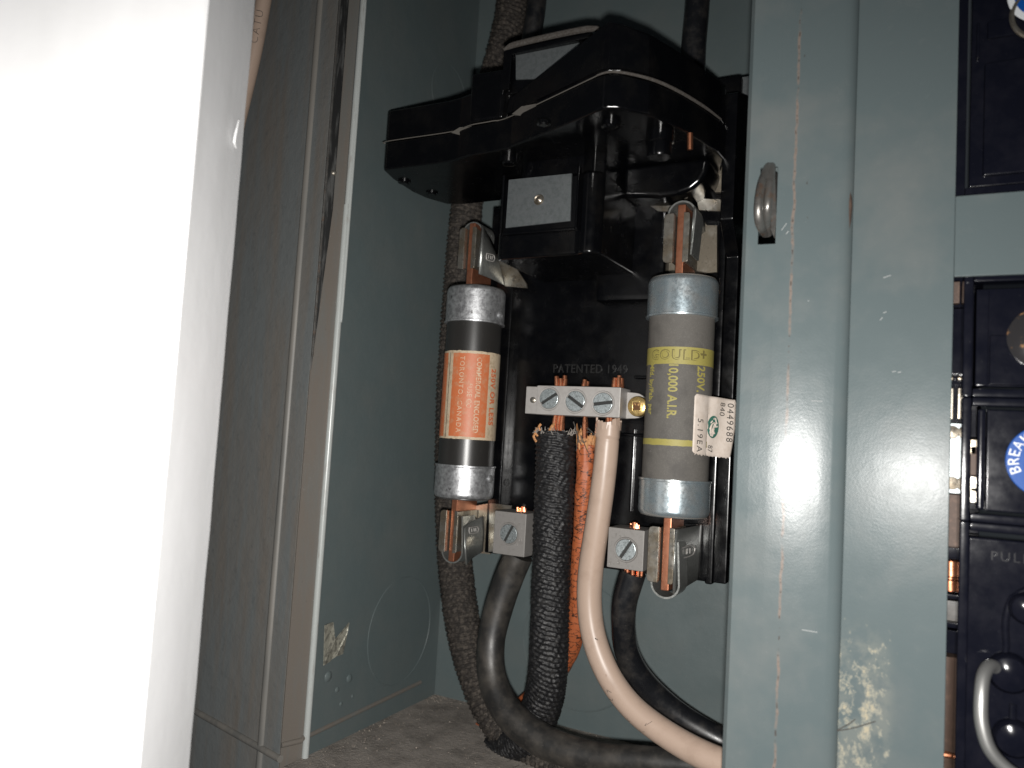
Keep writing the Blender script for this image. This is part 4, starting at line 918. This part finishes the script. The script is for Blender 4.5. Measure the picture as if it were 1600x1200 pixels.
c1 = clip('tarnished clip gripping the top blade of the grey fuse', rcx + 0.2, rcy, ZR(1060, 410), ZR(1060, 333), ZR(1070, 311), 1, 'tin', 1, ([(1085, 322), (1083, 345), (1080, 378)], [(1094, 335), (1101, 352), (1101, 362)], rcy - 8, 311), (1091, 362, 0.45), lips=(2.2, 6.0, 1.7, 4.0))
c2_ = clip('clip with a round steel bow below the bottom blade of the grey fuse', rcx + 0.2, rcy, ZR(1040, 912), ZR(1040, 824), ZR(1035, 936), -1, 'tin', 1, ([(1056, 828), (1053, 880), (1052, 928)], [(1095, 820), (1094, 865), (1092, 904)], rcy - 8, 317), (1072, 862, 1.15, 2.6), lips=(2.2, 6.4, 1.7, 3.7))
c3 = clip('clip with a triangular riveted foot, on top blade of the orange-label fuse', lcx + 0.2, lcy, ZL(728, 420), ZL(728, 356), ZL(740, 345), 1, 'tin', 1, ([(753, 352), (751, 390), (748, 428)], [(778, 400), (783, 422), (788, 446)], lcy - 8, YBf - 0.5), (766, 402, 0.9), bulge=0.8, lips=(2.2, 5.2, 1.8, 3.9))
c4 = clip('clip at the bottom blade of the orange-label fuse, beside the left lug', lcx + 0.2, lcy, ZL(700, 863), ZL(700, 797), ZL(712, 882), -1, 'tin', 1, ([(725, 826), (726, 855), (728, 883)], [(755, 806), (756, 835), (754, 862)], lcy - 8, YBf - 3), (740, 828, 0.8, 1.6), bulge=-1.2, lips=(2.2, 5.6, 1.9, 3.8))
# riveted foot of the upper left clip
mb = MB().quadprism([W(778, 399, YBf - 0.6), W(790, 404, YBf - 0.6), W(806, 418, YBf - 0.6), W(822, 443, YBf - 0.6), W(823, 450, YBf - 0.6), W(788, 447, YBf - 0.6)], (0, 1.2, 0))
ft = build(mb, 'foot', 'tin', c3, smooth_=False)
build(MB().lathe([(1.5, 0), (1.4, 0.5), (0, 0.6)], W(802, 435, YBf - 0.7), (0, -1, 0), 20), 'rivet', 'tin', ft)
# back strap between the lower left clip and its lug
build(MB().quadprism([W(765, 786, YBf - 2), W(798, 790, YBf - 2), W(798, 862, YBf - 2), W(763, 862, YBf - 2)], (0, 1.2, 0)), 'foot', 'tin', c4, smooth_=False)
build(MB().quadprism([W(712, 797, 319), W(765, 786, 320.5), W(765, 866, 320.5), W(714, 862, 319)], (0.3, 1.0, 0)), 'strap', 'tin_dark', c4, smooth_=False)
build(MB().quadprism([W(1062, 818, YBf - 1.5), W(1108, 820, YBf - 1.5), W(1104, 902, YBf - 1.5), W(1058, 908, YBf - 1.5)], (0, 1.0, 0)), 'strap', 'bakelite', c2_, smooth_=False)

# ------------------------------------------------------------------ lugs and terminal bar
def lug(label, quad, Yf, depth, ang, spx, r):
    """quad: px left, top, right, bottom of the front face"""
    x0, y0, x1, y1 = quad; ym, xm = (y0 + y1) / 2, (x0 + x1) / 2
    X0, X1, Z0, Z1 = W(x0, ym, Yf).x, W(x1, ym, Yf).x, W(xm, y1, Yf).z, W(xm, y0, Yf).z
    t = thing('terminal_lug', label, 'terminal', ((X0 + X1) / 2, Yf + depth / 2, Z0), 'square screw lugs at the bottom of the fuse block')
    PM[t] = 'alu_dark'
    build(MB().box(X0, X1, Yf, Yf + depth, Z0, Z1, 0.45, 2), 'block', 'alu_dark', t)
    screw(t, W(spx[0], spx[1], Yf - 0.25), r, ang)
    # strand ends poking out on top, bare strands below
    random.seed(int(x0)); mb = MB()
    cxx, cyy = (X0 + X1) / 2 + 1.5, Yf + depth * 0.5
    for k in range(16):
        a = random.uniform(0, 2 * PI); q = random.uniform(0, 3.0); bx_, by_ = cxx + q * math.cos(a), cyy + q * 0.7 * math.sin(a)
        mb.tube([(bx_, by_, Z1 - 1), (bx_ + random.uniform(-.5, .5), by_ + random.uniform(-.5, .5), Z1 + random.uniform(0.6, 2.4))], 0.55, 8, step=1)
    build(mb, 'copper_strands', 'strand', t, kind='stuff')
    mb = MB()
    for k in (range(9) if x0 > 900 else range(4, 6)):
        a = 2 * PI * k / 9; mb.tube([(cxx + 3.4 * math.cos(a), cyy + 3.4 * math.sin(a), Z0 + 1), (cxx + 3.2 * math.cos(a), cyy + 3.2 * math.sin(a), Z0 - 4)], 0.8, 8, step=2)
    build(mb, 'bare_strands', 'strand', t, kind='stuff')
    # small casting blisters
    mb = MB()
    for k in range(10):
        p = Vector((random.uniform(X0 + 1, X1 - 1), Yf, random.uniform(Z0 + 1, Z1 - 1))); r_ = random.uniform(0.3, 0.8)
        if (p - W(spx[0], spx[1], Yf)).length > r + 1: mb.lathe([(r_, 0), (r_ * 0.75, 0.1), (r_ * 0.55, 0.03), (0, 0.0)], p + Vector((0, -0.01, 0)), (0, -1, 0), 12)
    build(mb, 'blisters', 'alu_dark', t, kind='stuff')
    return t, Vector((cxx, cyy, Z0))
l1, l1p = lug('grey square lug left of the braided cable, beside the orange-label fuse', (771, 800, 821, 868), 304, 15, math.radians(63), (795, 834), 4.1)
l2, l2p = lug('grey square lug right of the beige cable, beside the grey fuse', (949, 826, 1006, 890), 296, 14, math.radians(58), (978, 859), 4.1)
YT = 292.0
ym = 627
X0, X1, Z0, Z1 = W(838, 623, YT).x, W(969, 630, YT).x, W(903, 650, YT).z, W(903, 603.5, YT).z
tb = thing('terminal_bar', 'silvery three-screw terminal bar with copper strands, fixed by a brass square-drive screw', 'terminal', ((X0 + X1) / 2, YT + 7, Z0))
PM[tb] = 'alu'
build(MB().box(X0, X1, YT, YT + 12, Z0, Z1, 0.4, 2), 'block', 'alu', tb)
Xl = W(822, 625, YT + 2.5).x
build(MB().box(Xl, X0 + 0.2, YT + 2.0, YT + 10, Z0 + 0.2, Z1 - 0.4, 0.3), 'end_tab', 'alu', tb)
build(MB().lathe([(1.3, 0), (1.25, 0.5), (0.6, 0.8), (0, 0.85)], W(833, 625, YT + 2), (0, -1, 0), 20), 'rivet', 'tin', tb)
for i, (px_, py_, an) in enumerate(((858, 623, 33), (899, 627, -33), (942, 630, 8))):
    screw(tb, W(px_, py_, YT - 0.3), 4.15, math.radians(an))
xe = W(1010, 634, YT + 9).x; zc_ = (Z0 + Z1) / 2 - 0.6
ep = [(X1 - 3, zc_ - 5.6)] + [(xe - 4.5 + 5.0 * math.sin(a), zc_ - 5.2 * math.cos(a)) for a in [i * PI / 10 for i in range(11)]] + [(X1 - 3, zc_ + 5.6)]
build(MB().prism(ep, YT + 8, YT + 10.2, 'y', 0.25), 'mounting_ear', 'alu', tb)
bc = W(996, 635, YT + 4)
bs = build(MB().lathe([(0, 1.05), (2.0, 1.1), (2.6, 1.0), (3.3, 0.85), (3.9, 0.5), (4.1, -0.3), (4.1, -2.2), (2.4, -2.4), (2.4, -8)], bc, (0, -1, 0), 40), 'brass_screw', 'brass', tb)
# square drive recess
mb = MB()
for dx, dz, w2, h2 in ((-1.75, 0, 0.28, 2.0), (1.75, 0, 0.28, 2.0), (0, 1.75, 1.45, 0.26), (0, -1.75, 1.45, 0.26)):
    mb.box(bc.x + dx - w2, bc.x + dx + w2, bc.y - 1.42, bc.y - 0.2, bc.z + dz - h2, bc.z + dz + h2, 0.1)
build(mb, 'square_recess', 'brass', bs)
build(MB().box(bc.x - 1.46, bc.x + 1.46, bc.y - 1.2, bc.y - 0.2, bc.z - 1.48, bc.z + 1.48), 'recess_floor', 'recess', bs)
# strands
def strands(parent, name, cpx, cpy, w_px, n, zlo, zhi, Yc, r, jag=2.0, seed=1):
    random.seed(seed); mb = MB(); c = W(cpx, cpy, Yc); hw = w_px * 0.5 * zc(c) / F
    for k in range(n):
        row = k % 2; t = (k + 0.5) / n; x = c.x + (t * 2 - 1) * (hw - r); y = Yc + (-1.2 if row else 0.6)
        zz = zhi + random.uniform(-jag, jag * 0.5)
        mb.tube([(x, y, zlo), (x + random.uniform(-.3, .3), y, (zlo + zz) / 2), (x + random.uniform(-.5, .5), y, zz)], [r, r, r * 0.8], 10, step=1.5)
    return build(mb, name, 'strand', parent, kind='stuff')
Yc = YT + 6
strands(tb, 'cut_strands', 877, 592, 27, 6, Z1 - 2, W(877, 588, Yc).z, Yc, 1.15, 1.6, 3)
strands(tb, 'cut_strands', 966, 592, 24, 5, Z1 - 2, W(966, 588, Yc).z, Yc, 1.15, 1.0, 4)
strands(tb, 'cut_strands', 914, 600, 14, 3, Z1 - 2, W(914, 594, Yc).z, Yc, 1.1, 0.4, 5)
strands(tb, 'bare_strands', 873, 668, 27, 6, W(873, 690, Yc).z, Z0 + 1, Yc, 1.2, 0.1, 6)
strands(tb, 'bare_strands', 955, 660, 24, 5, W(955, 675, Yc).z, Z0 + 1, Yc, 1.2, 0.1, 7)
strands(tb, 'bare_strands', 915, 665, 12, 2, W(915, 685, Yc).z, Z0 + 1, Yc, 1.0, 0.1, 8)

# ------------------------------------------------------------------ cables
def cab(pts, w_=None):
    P_ = []; R_ = []
    for q in pts:
        x, y, Y = q[:3]; p = W(x, y, Y); P_.append(p); R_.append(rad(q[3] if len(q) > 3 else w_, p))
    return P_, R_
def weave(pu, pv, amp, seed, lean=0.12):
    def f(a, l, r):
        nu = max(6, round(2 * PI * r / pu)); u = a / (2 * PI) * nu
        v = (l + lean * a * r + 0.35 * noise.noise(Vector((a * 1.5, l * 0.08, seed))) * 2) / pv; row = math.floor(v)
        fv = abs(math.sin(PI * v)) ** 0.7
        fu = abs(math.sin(PI * (u + 0.5 * (row % 2)))) ** 0.6
        j = noise.noise(Vector((math.cos(a) * r * 0.9 + seed, math.sin(a) * r * 0.9, l * 0.9)))
        j2 = noise.noise(Vector((math.cos(a) * 2, math.sin(a) * 2 + seed, l * 0.05)))
        return amp * (fv * (0.35 + 0.65 * fu)) - amp + j * amp * 0.55 + j2 * 0.4
    return f
P_, R_ = cab([(802, -60, 345, 46), (798, 20, 345, 46), (782, 90, 345, 46), (752, 190, 347, 48), (733, 290, 349, 48), (724, 380, 350, 49), (717, 470, 350, 50), (710, 570, 350, 50), (706, 670, 350, 50), (706, 780, 349, 51), (711, 880, 347, 52), (724, 980, 343, 53), (746, 1060, 338, 54), (780, 1130, 332, 54), (822, 1172, 325, 54), (880, 1192, 320, 52)])
c = build(MB().tube(P_, [r + 0.5 for r in R_], 80, weave(2.9, 2.3, 1.3, 3), step=0.42), 'braided_cable', 'braid_dusty', None, angle=180)
tag(c, 'dusty braided cable running down behind the orange-label fuse along the left wall', 'cable')
P_, R_ = cab([(868, 674, 298, 60), (867, 740, 298, 60), (864, 820, 299, 59), (861, 900, 301, 59), (859, 980, 304, 59), (856, 1050, 308, 60), (846, 1105, 314, 61), (824, 1150, 321, 60), (785, 1178, 328, 56), (740, 1190, 332, 52)])
c = build(MB().tube(P_, [r + 0.4 for r in R_], 80, weave(2.5, 2.1, 1.1, 9, 0.2), step=0.42), 'braided_cable', 'braid', None, angle=180)
tag(c, 'thick black tarred braided cable under the first screw of the terminal bar', 'cable')
# frayed end of the braid
mb = MB(); random.seed(5)
top = P_[0]
for k in range(70):
    a = random.uniform(0, 2 * PI); r = R_[0] * random.uniform(0.75, 1.0); b0 = top + Vector((r * math.cos(a), r * math.sin(a), -1.5))
    d = Vector((math.cos(a) * random.uniform(0, 2.2), math.sin(a) * random.uniform(0, 2.2), random.uniform(1, 3.5)))
    mb.tube([b0, b0 + d * 0.6, b0 + d + Vector((random.uniform(-1, 1), random.uniform(-1, 1), random.uniform(-1, .6)))], [0.28, 0.24, 0.12], 5, step=1)
build(mb, 'frayed_end', 'fuzz', c, kind='stuff')
mb = MB()
for k, (x, y) in enumerate(((846, 676), (841, 682), (838, 690))):
    p = W(x, y, 293); mb.tube([p + Vector((3, 1, -3)), p, p + Vector((-1.2, -0.3, 2.2)), p + Vector((-0.4, 0, 3.6))], 0.55, 6, step=1)
mb.tube([W(856, 682, 292), W(862, 668, 292), W(866, 662, 293)], [0.9, 0.8, 0.5], 6, step=1)
build(mb, 'copper_wisp', 'frayed', c)
# orange
def crk(a, l, r): return 0.35 * noise.noise(Vector((math.cos(a) * 2, math.sin(a) * 2, l * 0.12))) + 0.12 * noise.noise(Vector((math.cos(a) * 6, math.sin(a) * 6, l * 0.6)))
P_, R_ = cab([(916, 694, 303, 30), (914, 750, 304, 28), (909, 830, 307, 27), (906, 900, 311, 30), (901, 970, 316, 28), (890, 1020, 324, 27), (862, 1062, 335, 26), (820, 1098, 342, 26), (780, 1128, 345, 26), (735, 1148, 346, 26), (700, 1160, 346, 24)])
c = build(MB().tube(P_, R_, 40, crk, step=0.8), 'orange_cable', 'cloth', None, angle=180)
tag(c, 'cracked orange insulated cable squeezed between the braided and beige cables', 'cable')
mb = MB(); random.seed(11); t = P_[0]; r = R_[0]
for k in range(9):
    a = 2 * PI * k / 9 + random.uniform(-.15, .15); h = random.uniform(4, 8.5); wd = random.uniform(0.35, 0.55)
    pts = [cyl(t.x, t.y, r * 1.0, a - wd, t.z - 2), cyl(t.x, t.y, r * 1.0, a + wd, t.z - 2.5), cyl(t.x, t.y, r * 1.12, a + wd * 0.9, t.z + h * 0.5), cyl(t.x, t.y, r * random.uniform(0.8, 1.2), a + random.uniform(-.2, .2), t.z + h), cyl(t.x, t.y, r * 1.08, a - wd * 0.8, t.z + h * 0.45)]
    inn = (Vector((t.x, t.y, 0)) - Vector((pts[0].x, pts[0].y, 0))).normalized() * 0.35
    mb.quadprism(pts, inn)
build(mb, 'frayed_wrap', 'frayed', c, smooth_=False)
mb = MB()
for k in range(8):
    p = W(random.uniform(898, 926), random.uniform(672, 694), 297); mb.tube([p, p + Vector((random.uniform(-3, 3), 0, random.uniform(-1, 3))), p + Vector((random.uniform(-4, 4), 0, random.uniform(-4, 4)))], 0.16, 5, step=1)
mb.tube([W(903, 684, 297), W(899, 668, 296), W(896, 659, 296)], 0.25, 6, step=1)
build(mb, 'threads', 'lint', c, kind='stuff')
# beige
def soft(a, l, r): return 0.18 * noise.noise(Vector((math.cos(a), math.sin(a), l * 0.04)))
P_, R_ = cab([(951, 664, 296, 37), (945, 730, 296, 37), (935, 810, 297, 38), (923, 890, 298, 39), (921, 945, 298, 39), (929, 1000, 297, 39), (951, 1055, 296, 39), (988, 1105, 294, 40), (1042, 1148, 292, 42), (1110, 1185, 289, 45), (1190, 1212, 286, 46), (1260, 1225, 284, 46)])
def top_lip(a, l, r):
    d = soft(a, l, r)
    if l < 5: d += 0.35 + 0.25 * math.sin(a * 3)
    if 5 <= l < 6: d -= 0.15
    return d
c = build(MB().tube(P_, R_, 40, top_lip, step=0.8), 'beige_cable', 'beige', None, angle=60)
tag(c, 'smooth beige cable curving from the terminal bar to the lower right', 'cable')
mb = MB(); t = P_[0]; r = R_[0]
for k in range(16):
    a = 2 * PI * k / 16; h = 1.0 + 2.2 * abs(noise.noise(Vector((k * 0.9, 5, 0)))) + (1.8 if k in (2, 3, 13) else 0)
    pts = [cyl(t.x, t.y, r + 0.3, a - 0.21, t.z - 2), cyl(t.x, t.y, r + 0.3, a + 0.21, t.z - 2), cyl(t.x, t.y, r + 0.5, a + 0.15, t.z + h), cyl(t.x, t.y, r + 0.45, a - 0.17, t.z + h * 0.75)]
    mb.quadprism(pts, (Vector((t.x, t.y, 0)) - Vector((pts[0].x, pts[0].y, 0))).normalized() * 0.8)
build(mb, 'torn_lip', 'beige', c, smooth_=False)
mb = MB(); random.seed(21)
for x, y in ((932, 1000), (950, 1082), (957, 1092), (980, 1122), (1010, 1130), (1040, 1160), (1000, 1140), (1090, 1180)):
    q = W(x, y, 287.5)
    mb.tube([q, q + Vector((random.uniform(-1.2, 1.2), 0.2, random.uniform(-1.2, 1.2))), q + Vector((random.uniform(-2, 2), 0.4, random.uniform(-2, 2)))], 0.06, 5, step=0.6)
build(mb, 'hairs', 'lint', c, kind='stuff')
# lug cables
P_, R_ = cab([(803, 874, 311, 46), (794, 905, 311, 46), (779, 950, 310, 45), (768, 1000, 308, 43), (768, 1050, 305, 44), (782, 1095, 302, 48), (815, 1135, 299, 50), (865, 1165, 297, 50), (930, 1182, 296, 46), (1010, 1189, 296, 44), (1100, 1196, 297, 44), (1200, 1200, 298, 44)])
P_[0] = Vector((l1p.x, l1p.y, l1p.z - 0.3))
c = build(MB().tube(P_, R_, 40, soft, step=1.2), 'black_cable', 'rubber_dusty', None, angle=60)
tag(c, 'dusty black cable looping down from the left lug and along the bottom', 'cable')
P_, R_ = cab([(980, 900, 303, 40), (976, 940, 304, 39), (974, 980, 307, 37), (980, 1020, 312, 38), (1002, 1062, 318, 40), (1042, 1103, 324, 40), (1092, 1138, 328, 40), (1150, 1168, 330, 40), (1230, 1195, 330, 40)])
P_[0] = Vector((l2p.x, l2p.y, l2p.z - 1.6))
c = build(MB().tube(P_, R_, 40, soft, step=1.2), 'black_cable', 'rubber', None, angle=60)
tag(c, 'glossy black cable dropping from the right lug behind the beige cable', 'cable')
P_, R_ = cab([(842, -60, 335, 30), (838, 10, 335, 30), (828, 80, 337, 30), (826, 140, 338, 30)])
c = build(MB().tube(P_, R_, 28, soft, step=2), 'black_cable', 'rubber', None, angle=60)
tag(c, 'thin glossy black cable entering behind the switch, next to the dusty braid', 'cable')
P_, R_ = cab([(1092, -60, 345, 38), (1089, 10, 345, 38), (1084, 80, 346, 38), (1082, 150, 347, 38)])
c = build(MB().tube(P_, R_, 28, soft, step=2), 'black_cable', 'rubber', None, angle=60)
tag(c, 'black cable coming down behind the right end of the switch', 'cable')
# printed white cable at the top left
P_ = [W(430, -120, 236), W(415, -20, 238), W(399, 70, 239), W(381, 150, 240), W(362, 230, 242), W(340, 340, 246)]
rw = 3.5
c = build(MB().tube(P_, rw, 28, step=2), 'printed_cable', 'beige', None)
tag(c, 'pale cable with dotted black print between the white board and the door', 'cable')
ax0, ax1 = P_[1], P_[3]; t = (ax1 - ax0).normalized(); tocam = (-ax0).normalized(); nrm = (tocam - t * tocam.dot(t)).normalized(); sd = t.cross(nrm)
mid_ = W(404, 46, 238.6)
def ctext(x, y, z):
    a = y / rw + 0.25
    if sd.dot(Vector((1, 0, 0))) > 0: s2 = sd
    else: s2 = -sd
    return mid_ - t * x + (nrm * math.cos(a) - s2 * math.sin(a)) * (rw + 0.08 + z)
build(text_map('CATU', 5.0, ctext, 0.06, sx=1.0, spacing=1.2, fat=-0.12), 'lettering', 'ink', c, smooth_=False)
